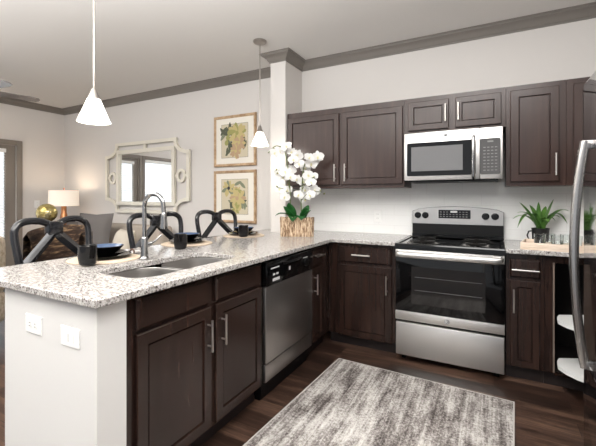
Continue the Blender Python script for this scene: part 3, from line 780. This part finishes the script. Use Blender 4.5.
def crv(pts, n=8):
    pts = [Vector(p) for p in pts]; out = []
    for i in range(len(pts) - 1):
        p0 = pts[max(i - 1, 0)]; p1 = pts[i]; p2 = pts[i + 1]; p3 = pts[min(i + 2, len(pts) - 1)]
        for k in range(n):
            u = k / n; out.append(.5 * ((2 * p1) + (-p0 + p2) * u + (2 * p0 - 5 * p1 + 4 * p2 - p3) * u * u + (-p0 + 3 * p1 - 3 * p2 + p3) * u ** 3))
    return out + [pts[-1]]
stems = [[(-0.95, -0.61, 1.06), (-0.956, -0.613, 1.218), (-0.96, -0.615, 1.338), (-0.98, -0.626, 1.568), (-1.009, -0.641, 1.707), (-1.074, -0.676, 1.743), (-1.139, -0.71, 1.679)],
         [(-0.862, -0.563, 1.06), (-0.87, -0.567, 1.218), (-0.862, -0.563, 1.338), (-0.854, -0.559, 1.504), (-0.822, -0.541, 1.614), (-0.748, -0.502, 1.651), (-0.708, -0.481, 1.633)],
         [(-0.96, -0.615, 1.338), (-1.0, -0.64, 1.48), (-1.05, -0.665, 1.52)], [(-0.862, -0.563, 1.338), (-0.82, -0.54, 1.42), (-0.76, -0.5, 1.46)],
         [(-0.956, -0.613, 1.25), (-1.0, -0.64, 1.34), (-1.06, -0.67, 1.36)], [(-0.868, -0.565, 1.24), (-0.80, -0.53, 1.32), (-0.70, -0.475, 1.32)]]
for i, st in enumerate(stems):
    b = MB(); b.tube(crv(st), .0048 if i < 2 else .0032, 7); b.build('stem', 'stemgreen', t)
FL = [(-0.968, -0.666, 1.734), (-1.041, -0.663, 1.693), (-1.071, -0.703, 1.678), (-0.946, -0.605, 1.687), (-0.901, -0.578, 1.662), (-0.904, -0.655, 1.613), (-0.772, -0.592, 1.629), (-0.774, -0.481, 1.613), (-0.718, -0.53, 1.64), (-0.865, -0.612, 1.575), (-0.858, -0.504, 1.545), (-0.783, -0.536, 1.577), (-1.064, -0.636, 1.498), (-0.993, -0.647, 1.503), (-0.957, -0.606, 1.526), (-0.932, -0.659, 1.455), (-1.022, -0.641, 1.459), (-0.919, -0.554, 1.438), (-0.812, -0.544, 1.473), (-0.778, -0.496, 1.464), (-0.857, -0.548, 1.418), (-0.762, -0.58, 1.406), (-0.993, -0.609, 1.337), (-1.041, -0.657, 1.347), (-0.988, -0.668, 1.275), (-0.859, -0.636, 1.294), (-0.851, -0.518, 1.341), (-0.791, -0.54, 1.291), (-0.764, -0.492, 1.337), (-0.854, -0.518, 1.25)]
def petal(b, ang, Ln, Wd, lift, cup):
    def fn(u, v):
        w = (v - .5) * 2; rr = Ln * u; ww = Wd * (sin(pi * min(1, u * .92 + .06)) ** .7) * w
        z = lift * u + cup * (w * w) * u - .006 * u * u
        return Vector((rr * cos(ang) - ww * sin(ang), rr * sin(ang) + ww * cos(ang), z))
    b.grid(fn, 6, 4)
b = MB()
for a in (0, 180): petal(b, radians(a + (8 if a == 0 else -8)), .046, .026, .005, .004)
for a in (90, 215, 325): petal(b, radians(a), .042, .0165, -.001, .004)
b.mi = 1
petal(b, radians(270), .016, .008, .010, .006); b.lathe((0, 0, .006), [(0, -.004), (.005, 0), (.004, .006), (0, .008)], 8)
flo = b.build('flower', ['petal', 'lip'], None, origin=(0, 0, 0), recalc=False, ang=70)
def face_dir(d, roll):
    q = Vector(d).to_track_quat('Z', 'Y'); return (q.to_matrix().to_4x4() @ Matrix.Rotation(roll, 4, 'Z')).to_euler()
for i, p in enumerate(FL):
    o = flo if i == 0 else flo.copy()
    if i: COL.objects.link(o)
    o.parent = t; o.location = Vector(p) - OC
    d = Vector((.48 + random.uniform(-.45, .45), -.87, .05 + random.uniform(-.3, .35)))
    o.rotation_euler = face_dir(d, random.uniform(-.5, .5)); k = random.uniform(1.1, 1.36); o.scale = (k, k, k)
BD = [(-1.122, -0.701, 1.684), (-1.091, -0.685, 1.717), (-1.07, -0.674, 1.525), (-1.063, -0.67, 1.492), (-1.065, -0.671, 1.369), (-0.713, -0.483, 1.335), (-0.682, -0.467, 1.304), (-0.735, -0.5, 1.655)]
bud = MB().lathe((0, 0, 0), [(0, -.011), (.006, -.006), (.0075, 0), (.005, .008), (0, .012)], 10).build('bud', 'budgreen', None, origin=(0, 0, 0))
for i, p in enumerate(BD):
    o = bud if i == 0 else bud.copy()
    if i: COL.objects.link(o)
    o.parent = t; o.location = Vector(p) - OC; o.rotation_euler = (random.uniform(-1, 1), random.uniform(-1, 1), 0)
def leaf(par, root, tip, wid, droop, mt, n=10, name='leaf', fold=.25, sag=0.0):
    root = Vector(root); tip = Vector(tip); h = (tip - root); hor = Vector((h.x, h.y, 0))
    side = Vector((0, 0, 1)).cross(h)
    if side.length < 1e-4 or hor.length < .03: side = Vector((.88, .47, 0))
    side.normalize(); upv = h.normalized().cross(side) * -1
    b = MB()
    def fn(u, v):
        w = (v - .5) * 2; c = root + h * u + Vector((0, 0, droop * 4 * u * (1 - u)))
        ww = wid * (sin(pi * min(1.0, .16 + .84 * u)) ** .75)
        return c + side * (ww * w) + Vector((0, 0, fold * ww * abs(w)))
    b.grid(fn, n, 4); o = b.build(name, mt, par, recalc=False, ang=70)
    sd = o.modifiers.new('thick', 'SOLIDIFY'); sd.thickness = .0012
    return o
LT = [(-1.06, -0.714, 1.101), (-0.985, -0.684, 1.192), (-0.945, -0.663, 1.222), (-0.89, -0.69, 1.050), (-0.823, -0.65, 1.064), (-0.767, -0.569, 1.156), (-0.807, -0.59, 1.180), (-0.83, -0.50, 1.20)]
for i, p in enumerate(LT):
    rt = OC + Vector((-.06 if i in (0, 1, 2, 3) else .03, -.005, .150)); leaf(t, rt, p, .050, .035 if i in (0, 3, 4) else .0, 'oleaf')

# ------------------------------------------------------------------ right counter: plant, tray, tumblers
PC = Vector((1.012, -.170, CT))
t = thing('potted_plant', PC, 'green strap-leaved plant in a charcoal pot, right of the stove', 'plant')
b = MB(); b.lathe(PC, [(.050, 0), (.053, .004), (.060, .112), (.061, .118), (.056, .118), (.054, .105), (0, .102)], 28); b.build('pot', 'potblack', t)
b = MB(); q = PC; b.tube([q + Vector((-.055, -.012, .095)), q + Vector((-.078, -.018, .092)), q + Vector((-.088, -.02, .06)), q + Vector((-.078, -.018, .028)), q + Vector((-.052, -.012, .022))], .006, 8); b.build('pot_handle', 'potblack', t)
b = MB(); b.lathe(PC + Vector((0, 0, .103)), [(.053, 0), (.053, .003), (0, .006)], 20); b.build('soil', 'soil', t)
TP = [(0.869, -0.245, 1.232), (0.854, -0.253, 1.151), (0.822, -0.27, 1.104), (0.854, -0.253, 1.036), (0.999, -0.176, 1.236), (1.099, -0.143, 1.257), (1.206, -0.076, 1.164), (1.197, -0.07, 1.067), (1.146, -0.097, 1.114), (1.114, -0.114, 1.088), (1.073, -0.136, 1.078), (1.018, -0.25, 1.12), (1.05, -0.27, 1.09), (0.954, -0.24, 1.15), (0.908, -0.225, 1.135), (1.06, -.05, 1.2), (.95, -.05, 1.21)]
DR = [.02, .05, .06, .11, 0, .01, .06, .10, .05, .06, .05, .03, .04, .04, .05, .02, .02]
for p, dp in zip(TP, DR):
    leaf(t, PC + Vector((random.uniform(-.02, .02), random.uniform(-.02, .02), .107)), p, random.uniform(.020, .025), dp, 'sleaf', 12)

TA = radians(-9); T = Matrix.Translation((.852, -.598, CT)) @ Matrix.Rotation(TA, 4, 'Z')
t = thing('serving_tray', T @ Vector((.24, .13, 0)), 'pale wooden serving tray holding tumblers, on the right worktop', 'tray')
TL, TD = .43, .27
b = MB(); b.box(0, TL, 0, TD, 0, .010, 0, T); b.build('tray_base', 'palewood', t)
b = MB(); b.box(0, TL, 0, .012, .010, .047, .002, T); b.box(0, TL, TD - .012, TD, .010, .047, .002, T); b.box(0, .012, .012, TD - .012, .010, .047, .002, T); b.box(TL - .012, TL, .012, TD - .012, .010, .047, .002, T)
b.build('tray_rim', 'palewood', t)
k = 0
for (u, w), lb in zip(((.105, .13), (.205, .12), (.305, .115), (.155, .21), (.255, .205)), ('clear glass tumbler leftmost at the front of the wooden tray', 'clear glass tumbler second from the left at the front of the tray', 'clear glass tumbler nearest the fridge at the front of the tray', 'clear glass tumbler at the back of the tray beside the plant pot', 'clear glass tumbler at the back right of the tray')):
    c = T @ Vector((u, w, .0105)); b = MB()
    b.lathe(c, [(.028, 0), (.033, .004), (.037, .088), (.0355, .0885), (.0315, .010), (0, .009)], 20)
    tag(b.build('tumbler', 'glass', None, origin=c, ang=50), lb, 'glass', 'tumblers on the wooden tray')

# ------------------------------------------------------------------ refrigerator
XFD = 1.045; RY0, RY1 = -2.36, -1.452
t = thing('refrigerator', (1.46, -1.95, 0), 'tall stainless refrigerator with a bowed handle, at the right edge', 'refrigerator')
b = MB(); b.box(XFD + .075, XR - .03, RY0, RY1, .02, 1.775); b.build('fridge_body', 'blackmatte', t)
ud = MB().box(XFD, XFD + .07, RY0, RY1, .552, 1.790, .014, None, 4).build('door', 'fridge', t)
MB().box(XFD, XFD + .07, RY0, RY1, .06, .540, .014, None, 4).build('freezer_drawer', 'fridge', t)
b = MB(); b.box(XFD + .03, XFD + .075, RY0 + .01, RY1 - .01, 0, .058); b.build('base_grille', 'blackmatte', t)
b = MB(); hy = -1.628; n = 24; pts = []
for i in range(n + 1):
    u = i / n; z = 1.505 - (1.505 - .560) * u; off = .024 + .038 * (1 - (2 * u - 1) ** 2)
    pts.append((XFD - off, hy, z))
b.tube(pts, .0175, 14, flat=(1.0, .85), up=(1, 0, 0))
for z in (1.49, .575): b.box(XFD - .034, XFD + .002, hy - .014, hy + .014, z - .018, z + .018, .004)
b.build('handle', 'fridgehandle', ud)

# ------------------------------------------------------------------ outlets and switches
def plate(name, mp, u, w, W, H, label, kind):
    t = thing(name, mp(u, w, 0), label, 'outlet' if kind == 'o' else 'switch')
    b = MB(); ls = [rect(mp, u - W / 2 + i, u + W / 2 - i, w - H / 2 + i, w + H / 2 - i, d) for i, d in ((0, .0005), (0, .003), (.003, .006))]; b.loops(ls); b.build('cover_plate', 'plate', t, ang=20)
    b = MB(); horiz = W > H
    if kind == 'o':
        for s in (-1, 1):
            cu, cw = (u + s * .020, w) if horiz else (u, w + s * .020)
            b.prism(rrect(cu - .013, cu + .013, cw - .015, cw + .015, .008, 3), mp, .0062, .0085)
        b.build('socket', 'plate', t)
        b = MB()
        for s in (-1, 1):
            for q in (-1, 1):
                cu, cw = (u + s * .020, w + q * .006) if horiz else (u + q * .006, w + s * .020)
                a_, c_ = (.005, .0013) if horiz else (.0013, .005)
                b.prism([(cu - a_, cw - c_), (cu + a_, cw - c_), (cu + a_, cw + c_), (cu - a_, cw + c_)], mp, .0086, .0091)
        b.build('slot', 'slot', t)
    else:
        b.prism([(u - .030, w - .017), (u + .030, w - .017), (u + .030, w + .017), (u - .030, w + .017)], mp, .0062, .010); b.build('rocker', 'plate', t)
        b = MB(); b.prism([(u - .001, w - .016), (u + .001, w - .016), (u + .001, w + .016), (u - .001, w + .016)], mp, .0101, .0106); b.build('slot', 'slot', t)
PN = front_y(PY)
plate('wall_outlet', PN, -.982, .750, .118, .074, 'white duplex outlet lying sideways on the peninsula end, left one', 'o')
plate('light_switch', PN, -.727, .744, .118, .074, 'white rocker switch plate on the peninsula end near its corner', 's')
plate('wall_outlet', front_y(-.008), -.309, 1.086, .074, .118, 'white outlet on the backsplash left of the stove', 'o')
plate('wall_outlet', front_x(XL), -.418, 1.164, .074, .118, 'white outlet on the far left wall beside the patio door', 'o')

# ------------------------------------------------------------------ pendants
def pendant(c, ztop, label):
    x, y, z = c; h = .137; R = .083
    t = thing('pendant_light', (x, y, HC - .001), label, 'lamp', 'cone pendant lights over the peninsula')
    b = MB(); b.lathe((x, y, HC), [(.062, -.0005), (.062, -.012), (.052, -.024), (.015, -.030), (0, -.030)], 28); b.build('canopy', 'nickel', t)
    b = MB(); b.tube([(x, y, HC - .028), (x, y, z + h + .03)], .0055, 10); b.build('stem', 'nickel', t)
    b = MB(); b.lathe((x, y, z + h - .012), [(.034, 0), (.020, .030), (.012, .055), (.0055, .062), (0, .062)], 20); b.build('socket_cap', 'nickel', t)
    b = MB(); b.lathe((x, y, z), [(R, 0), (.028, h), (0, h + .001)], 36, cap=False); b.lathe((x, y, z), [(R - .004, .001), (.025, h - .004), (0, h - .003)], 36, cap=False); b.build('glass_shade', 'opal', t, ang=60)
    l = bpy.data.lights.new('pendant_bulb', 'POINT'); l.energy = 4.5; l.color = (1, .94, .86); l.shadow_soft_size = .05
    o = bpy.data.objects.new('pendant_bulb', l); o.location = (x, y, z - .03); COL.objects.link(o)
pendant((-1.244, -2.30, 1.683), 0, 'cone-shaped white glass pendant nearest the camera, over the mug')
pendant((-1.235, -.70, 1.755), 0, 'cone-shaped white glass pendant in front of the framed flower prints')

# ------------------------------------------------------------------ mirror
t = thing('wall_mirror', (-3.63, -.01, 1.06), 'champagne fretwork mirror with notched corners on the living room wall', 'mirror')
MX, MZ = -3.64, 1.557
mm = lambda u, w, d: Vector((MX + u, -.012 - d, MZ + w))
def barp(b, path, wd, d0, d1, closed=False):
    """flat bar of width wd following a planar path"""
    n = len(path); Ls, Rs = [], []
    for i in range(n):
        p = Vector(path[i]); a = Vector(path[i - 1]) if (closed or i > 0) else None; c = Vector(path[(i + 1) % n]) if (closed or i < n - 1) else None
        t1 = (p - a).normalized() if a is not None else (c - p).normalized(); t2 = (c - p).normalized() if c is not None else t1
        n1 = Vector((-t1.y, t1.x)); n2 = Vector((-t2.y, t2.x)); m_ = (n1 + n2); m_ = m_ / max(m_.dot(n1), .3)
        Ls.append(p + m_ * wd / 2); Rs.append(p - m_ * wd / 2)
    rings = [[b.v(mm(Ls[i].x, Ls[i].y, d0)), b.v(mm(Ls[i].x, Ls[i].y, d1)), b.v(mm(Rs[i].x, Rs[i].y, d1)), b.v(mm(Rs[i].x, Rs[i].y, d0))] for i in range(n)]
    for i in range(n if closed else n - 1):
        A, B = rings[i], rings[(i + 1) % n]
        for k in range(4): b.f([A[k], A[(k + 1) % 4], B[(k + 1) % 4], B[k]])
    if not closed: b.f(rings[0][::-1]); b.f(rings[-1])
HW, HH, NX, NZ = .835, .488, .235, .175
path = []
def notch(cx, cz, a0):
    return [(cx + (NX - .05) * cos(radians(a)) , cz + (NZ - .03) * sin(radians(a))) for a in range(a0, a0 - 91, -15)]
# corners: straight bars joined by concave quarter arcs with a small step
path += [(-HW + NX, HH), (HW - NX, HH)]
path += [(HW - NX, HH - .03)] + [(HW + .0 - (NX) * cos(radians(a)) , HH - .03 - (NZ - .03) * sin(radians(a))) for a in (15, 35, 55, 75)] + [(HW - .05, HH - NZ), (HW, HH - NZ)]
path += [(HW, -HH + NZ), (HW - .05, -HH + NZ)] + [(HW - NX * cos(radians(a)), -HH + .03 + (NZ - .03) * sin(radians(a))) for a in (75, 55, 35, 15)] + [(HW - NX, -HH + .03), (HW - NX, -HH)]
path += [(-HW + NX, -HH), (-HW + NX, -HH + .03)] + [(-HW + NX * cos(radians(a)), -HH + .03 + (NZ - .03) * sin(radians(a))) for a in (15, 35, 55, 75)] + [(-HW + .05, -HH + NZ), (-HW, -HH + NZ)]
path += [(-HW, HH - NZ), (-HW + .05, HH - NZ)] + [(-HW + NX * cos(radians(a)), HH - .03 - (NZ - .03) * sin(radians(a))) for a in (75, 55, 35, 15)] + [(-HW + NX, HH - .03)]
b = MB(); barp(b, path, .045, 0, .036, True); b.build('outer_frame', 'champagne', t, ang=25)
IW, IH = .57, .375
b = MB(); barp(b, [(-IW, -IH), (IW, -IH), (IW, IH), (-IW, IH)], .052, 0, .040, True); b.build('inner_frame', 'champagne', t, ang=25)
b = MB(); b.prism([(-IW, -IH), (IW, -IH), (IW, IH), (-IW, IH)], mm, .004, .012); b.build('mirror_glass', 'mirror', t)
for s in (-1, 1):
    b = MB(); cx = s * (IW + HW) / 2
    barp(b, [(cx + .066 * cos(a), .072 * sin(a)) for a in [2 * pi * i / 24 for i in range(24)]], .038, .002, .028, True)
    barp(b, [(s * (IW + .02), 0), (cx - s * .05, 0)], .03, .002, .026); barp(b, [(cx + s * .05, 0), (s * (HW - .015), 0)], .03, .002, .026)
    b.build('ring_ornament', 'champagne', t, ang=25)
for z in (1, -1):
    b = MB(); barp(b, [(0, z * (IH + .02)), (0, z * (HH - .015))], .05, .002, .026); b.build('connector', 'champagne', t)

# ------------------------------------------------------------------ framed prints
def blob(b, mp, cx, cz, rx, rz, rot, d, mi, n=12, point=False):
    b.mi = mi; pts = []
    for i in range(n):
        a = 2 * pi * i / n; x = rx * cos(a); y = rz * sin(a) * (abs(sin(a)) ** .5 if point else 1)
        pts.append((cx + x * cos(rot) - y * sin(rot), cz + x * sin(rot) + y * cos(rot)))
    vs = [b.v(mp(u, w, d)) for u, w in pts]; b.f(vs)
def framed(cx, cz, W, H, label, seed):
    rnd = random.Random(seed); t = thing('framed_print', (cx, -.01, cz - H / 2), label, 'picture', 'framed flower prints')
    mp = lambda u, w, d: Vector((cx + u, -.004 - d, cz + w)); fr = .034
    b = MB(); ls = [rect(mp, -W / 2 + i, W / 2 - i, -H / 2 + i, H / 2 - i, d) for i, d in ((0, 0), (0, .018), (.006, .026), (.020, .024), (fr - .004, .020), (fr, .012))]
    b.loops(ls, cap1=False); b.build('frame', 'gilt', t, ang=20)
    b = MB(); b.prism([(-W / 2 + fr, -H / 2 + fr), (W / 2 - fr, -H / 2 + fr), (W / 2 - fr, H / 2 - fr), (-W / 2 + fr, H / 2 - fr)], mp, .006, .012); b.build('mount', 'passe', t)
    pw, ph = W / 2 - .118, H / 2 - .108
    b = MB(); b.prism([(-pw - .003, -ph - .003), (pw + .003, -ph - .003), (pw + .003, ph + .003), (-pw - .003, ph + .003)], mp, .0122, .0126); b.mi = 1
    b.prism([(-pw, -ph), (pw, -ph), (pw, ph), (-pw, ph)], mp, .0126, .0130); b.build('print_sheet', ['inkp', 'paper'], t)
    b = MB(); d = [.0132]
    def nx(): d[0] += .00005; return d[0]
    def flower(x, z, r, mi, mc, npet=8):
        for k in range(npet):
            a = 2 * pi * k / npet + rnd.uniform(-.2, .2); L_ = r * rnd.uniform(.8, 1.15)
            blob(b, mp, x + cos(a) * L_ * .5, z + sin(a) * L_ * .5, L_ * .55, L_ * .24, a, nx(), mi if k % 3 else mc, 10)
        blob(b, mp, x, z, r * .2, r * .2, 0, nx(), mc)
    def leafp(x, z, r, a, mi): blob(b, mp, x, z, r, r * .34, a, nx(), mi, 12, True)
    if seed == 1:
        for k in range(14): leafp(-pw * .58 + rnd.uniform(-.07, .10), rnd.uniform(-.10, ph * .82), rnd.uniform(.05, .08), rnd.uniform(0, 3), rnd.choice((0, 0, 1)))
        for k in range(4): leafp(-pw * .5 + rnd.uniform(-.05, .05), -ph * .45 + rnd.uniform(-.05, .03), .055, rnd.uniform(.8, 2.2), 0)
        leafp(pw * .78, -ph * .3, .06, 1.2, 0); leafp(pw * .7, ph * .1, .06, 1.8, 0)
        for x, z in ((-.10, .04), (-.12, -.02), (-.08, .10)): blob(b, mp, x, z, .03, .034, 0, nx(), 4)
        for x, z in ((-.02, .16), (-.05, .13), (-.04, -.03)): blob(b, mp, x, z, .018, .02, 0, nx(), 5)
        flower(.04, .09, .125, 2, 4, 12); flower(.07, -.03, .10, 3, 2, 12); flower(.02, -.13, .095, 3, 2, 12)
    else:
        for k in range(13): leafp(rnd.uniform(-pw * .75, pw * .75), -ph * .55 + rnd.uniform(-.05, .06), rnd.uniform(.05, .08), rnd.uniform(.2, 2.8), rnd.choice((0, 1)))
        for x, z, a in ((.14, .02, 1.5), (.15, -.10, 1.7), (.05, .16, .4), (.12, .14, 2.4), (-.03, .06, 1.2)): leafp(x, z, .06, a, 1)
        flower(-.09, .10, .095, 2, 1, 11); flower(.04, -.02, .125, 2, 3, 12); flower(.06, .08, .05, 2, 4, 7); flower(.02, -.15, .075, 4, 2, 8)
        blob(b, mp, -.085, .105, .022, .022, 0, nx(), 5)
    b.build('flower_motif', ['leafdark', 'leafgrey', 'yellowp', 'tanp', 'lime', 'inkp'], t, recalc=False)
framed(-2.067, 1.957, .634, .622, 'upper gilt-framed yellow flower print on the dining wall', 1)
framed(-2.067, 1.278, .634, .636, 'lower gilt-framed green and yellow flower print, behind the farthest stool', 2)

# ------------------------------------------------------------------ living room
def cushion(name, c, w, h, th, rz, tilt, mt, label, group=None):
    T = Matrix.Translation(c) @ Matrix.Rotation(rz, 4, 'Z') @ Matrix.Rotation(tilt, 4, 'X')
    b = MB(); n = 14
    for sgn in (1, -1):
        def fn(u, v, sgn=sgn):
            x = (u - .5) * 2; y = (v - .5) * 2
            k = max(0, (1 - x ** 4) * (1 - y ** 4)) ** .6
            pin = 1 - .07 * (1 - abs(x * y))
            return T @ Vector((x * w / 2 * pin, sgn * th / 2 * k, y * h / 2 * pin + h / 2))
        b.grid(fn, n, n)
    bmesh.ops.remove_doubles(b.bm, verts=b.bm.verts[:], dist=1e-5)
    return tag(b.build(name, mt, None, origin=c, ang=60), label, 'cushion', group)
SX_, SXE = -4.74, -2.95
t = thing('sofa', ((SX_ + SXE) / 2, -.55, 0), 'taupe upholstered sofa against the wall below the mirror', 'sofa')
b = MB(); b.box(SX_, SXE, -1.0, -.08, .10, .30, .02); b.build('sofa_base', 'sofa', t)
b = MB(); b.box(SX_ + .16, SXE - .16, -.98, -.30, .30, .46, .04, None, 3); b.build('seat_cushion', 'sofa', t)
b = MB(); b.box(SX_ + .05, SXE - .05, -.32, -.08, .30, .90, .06, None, 3); b.build('backrest', 'sofa', t)
for x in (SX_, SXE - .16):
    b = MB(); b.box(x, x + .16, -1.0, -.10, .30, .66, .05, None, 3); b.build('armrest', 'sofa', t)
for x in (SX_ + .06, SXE - .06):
    for y in (-.94, -.14):
        b = MB(); b.lathe((x, y, 0), [(.018, 0), (.026, .101)], 10); b.build('leg', 'darkwood', t)
cushion('cushion', (-3.85, -.70, .462), .48, .62, .17, radians(22), radians(-14), 'greycush', 'square grey cushion on the sofa, right of the nearest stool back')
cushion('cushion', (-4.35, -.66, .462), .40, .50, .16, radians(5), radians(-14), 'darkcush', 'dark grey cushion at the left end of the sofa, behind the stool back')
cushion('cushion', (-3.37, -.64, .462), .40, .42, .18, radians(-12), radians(-16), 'cream', 'cream cushion on the right half of the sofa')
# side table and lamp
LP = Vector((-5.02, -.36, 0))
t = thing('side_table', LP, 'round dark side table in the corner under the lamp', 'table')
b = MB(); b.lathe(LP, [(.26, .60), (.265, .61), (.26, .625), (0, .625)], 28); b.build('tabletop', 'darkwood', t)
b = MB(); b.lathe(LP, [(.17, 0), (.17, .015), (.03, .04), (.025, .58), (.06, .60), (0, .60)], 20); b.build('pedestal', 'darkwood', t)
c = LP + Vector((0, 0, .6255))
t = thing('table_lamp', c, 'copper table lamp with a glowing white drum shade in the corner', 'lamp')
b = MB(); b.lathe(c, [(.085, 0), (.085, .015), (.035, .03), (.045, .12), (.065, .25), (.045, .38), (.036, .42), (.036, .52), (.012, .53), (.010, .68), (0, .68)], 24); b.build('lamp_base', 'copper', t)
b = MB(); b.lathe(c, [(.200, .515), (.194, .748), (.191, .748), (.197, .515)], 36, cap=False); sh = b.build('lamp_shade', 'linen', t, ang=60)
b = MB(); b.lathe(c + Vector((0, 0, .62)), [(0, 0), (.03, .02), (.035, .05), (.02, .085), (0, .09)], 14); b.build('bulb', 'bulb', t)
b = MB(); b.tube([c + Vector((0, 0, .68)), c + Vector((0, 0, .765))], .004, 8); b.lathe(c + Vector((0, 0, .765)), [(0, 0), (.009, .006), (.006, .018), (0, .02)], 10)
for a in (0, 2.1, 4.2): b.tube([c + Vector((0, 0, .745)), c + Vector((.193 * cos(a), .193 * sin(a), .745))], .002, 6)
b.build('finial', 'copper', t)
l = bpy.data.lights.new('table_lamp_bulb', 'POINT'); l.energy = 5; l.color = (1, .80, .60); l.shadow_soft_size = .05
o = bpy.data.objects.new('table_lamp_bulb', l); o.location = c + Vector((0, 0, .73)); COL.objects.link(o)
# fur-covered armchair, with gold globe on a tall stand behind it
AC = Vector((-3.12, -1.46, 0))
t = thing('armchair', AC, 'armchair draped in striped brown fur, seen through the nearest stool back', 'chair')
T = Matrix.Translation(AC) @ Matrix.Rotation(radians(40), 4, 'Z')
b = MB(); b.lathe((0, 0, 0), [(0, .16), (.20, .16), (.235, .20), (.24, .40), (.20, .45), (0, .46)], 28, T=T); b.build('seat', 'fur', t, ang=60)
def shell(u, v):
    a = radians(-25 + 230 * u); prof_ = [(.215, .40), (.225, .66), (.235, .86 + .06 * sin(pi * u)), (.262, .92 + .06 * sin(pi * u)), (.288, .88 + .06 * sin(pi * u)), (.290, .60), (.262, .30)]
    k = v * (len(prof_) - 1); i = min(int(k), len(prof_) - 2); f = k - i
    r = prof_[i][0] * (1 - f) + prof_[i + 1][0] * f; z = prof_[i][1] * (1 - f) + prof_[i + 1][1] * f
    return T @ Vector((r * cos(a), r * sin(a), z))
b = MB(); b.grid(shell, 36, 18); b.build('backrest', 'fur', t, ang=70)
for x, y in ((-.15, -.15), (.15, -.15), (-.15, .15), (.15, .15)):
    b = MB(); p = T @ Vector((x, y, 0)); b.lathe(p, [(.015, 0), (.022, .165)], 10); b.build('leg', 'darkwood', t)
GS = Vector((-3.85, -1.20, 0))
t = thing('plant_stand', GS, 'slender dark stand holding the gold globe, behind the fur armchair', 'stand')
b = MB(); b.lathe(GS, [(.14, .965), (.14, .985), (0, .985)], 24); b.build('top', 'darkwood', t)
b = MB(); b.lathe(GS, [(.13, 0), (.13, .015), (.018, .03), (.016, .94), (.03, .965), (0, .965)], 16); b.build('pedestal', 'darkwood', t)
b = MB(); R = .108; b.lathe(GS + Vector((0, 0, .9855)), [(.045, 0)] + [(R * sin(a), R * .96 - R * cos(a)) for a in [radians(25 + 155 * i / 14) for i in range(15)]], 28)
tag(b.build('glass_globe', 'gold', None, ang=70), 'shiny gold mottled glass globe left of the lamp shade', 'ornament')
# beige armchair by the patio door
AB = Vector((-3.30, -2.36, 0))
t = thing('armchair', AB, 'beige upholstered armchair at the left edge, left of the nearest stool', 'chair')
T = Matrix.Translation(AB) @ Matrix.Rotation(radians(-60), 4, 'Z')
b = MB(); b.box(-.36, .36, -.36, .36, .16, .44, .05, T, 3); b.build('seat', 'beige', t)
b = MB(); b.box(-.36, .36, .20, .38, .40, .95, .09, T, 4); b.build('backrest', 'beige', t)
for s in (-1, 1):
    b = MB(); b.box(s * .36 - .08, s * .36 + .08, -.34, .24, .40, .66, .05, T, 3); b.build('armrest', 'beige', t)
for x, y in ((-.28, -.28), (.28, -.28), (-.28, .30), (.28, .30)):
    b = MB(); p = T @ Vector((x, y, 0)); b.lathe(p, [(.015, 0), (.022, .18)], 10); b.build('leg', 'darkwood', t)

# ceiling fan: hub outside the picture on the left, two blades reach in
FC = Vector((-4.35, -1.70, 0))
t = thing('ceiling_fan', (FC.x, FC.y, HC), 'grey-bladed ceiling fan over the living room, cut by the left edge', 'fan')
b = MB(); b.lathe(FC, [(.07, HC - .001), (.07, HC - .04), (.02, HC - .06), (.016, 2.56), (.09, 2.54), (.10, 2.44), (.06, 2.41), (0, 2.41)], 24); b.build('motor_housing', 'nickel', t)
b = MB(); b.lathe(FC, [(.08, 2.412), (.11, 2.39), (.09, 2.34), (0, 2.325)], 24); b.build('light_bowl', 'opal', t)
for k in range(5):
    a = radians(78.7 + 72 * k); T = Matrix.Translation(FC + Vector((0, 0, 2.46))) @ Matrix.Rotation(a, 4, 'Z') @ Matrix.Rotation(radians(-10), 4, 'X')
    b = MB(); pts = [(.10, -.03), (.18, -.055), (.52, -.07), (.60, -.055), (.625, -.02), (.625, .02), (.60, .055), (.52, .07), (.18, .055), (.10, .03)]
    b.prism(pts, lambda u, w, d: T @ Vector((u, w, d)), -.004, .004); b.build('blade', 'fanblade', t)

# ------------------------------------------------------------------ rug
RC = Vector((.211, -.892, 0)); RA = radians(-2.9)
T = Matrix.Translation(RC) @ Matrix.Rotation(RA, 4, 'Z'); RW = 1.186
t = thing('area_rug', T @ Vector((0, -.9, 0)), 'distressed grey and ivory rug lying on the dark floor before the stove', 'rug')
b = MB(); b.box(-RW / 2 + .008, RW / 2 - .008, -1.80, -.008, .0005, .010, .003, T); r_ = b.build('pile', 'rug', t)
b = MB(); q = []
for (x0, x1, y0, y1) in ((-RW / 2, -RW / 2 + .008, -1.81, 0), (RW / 2 - .008, RW / 2, -1.81, 0), (-RW / 2 + .008, RW / 2 - .008, -.008, 0), (-RW / 2 + .008, RW / 2 - .008, -1.81, -1.80)):
    b.box(x0, x1, y0, y1, .0005, .009, 0, T)
b.build('binding', 'rugedge', t)
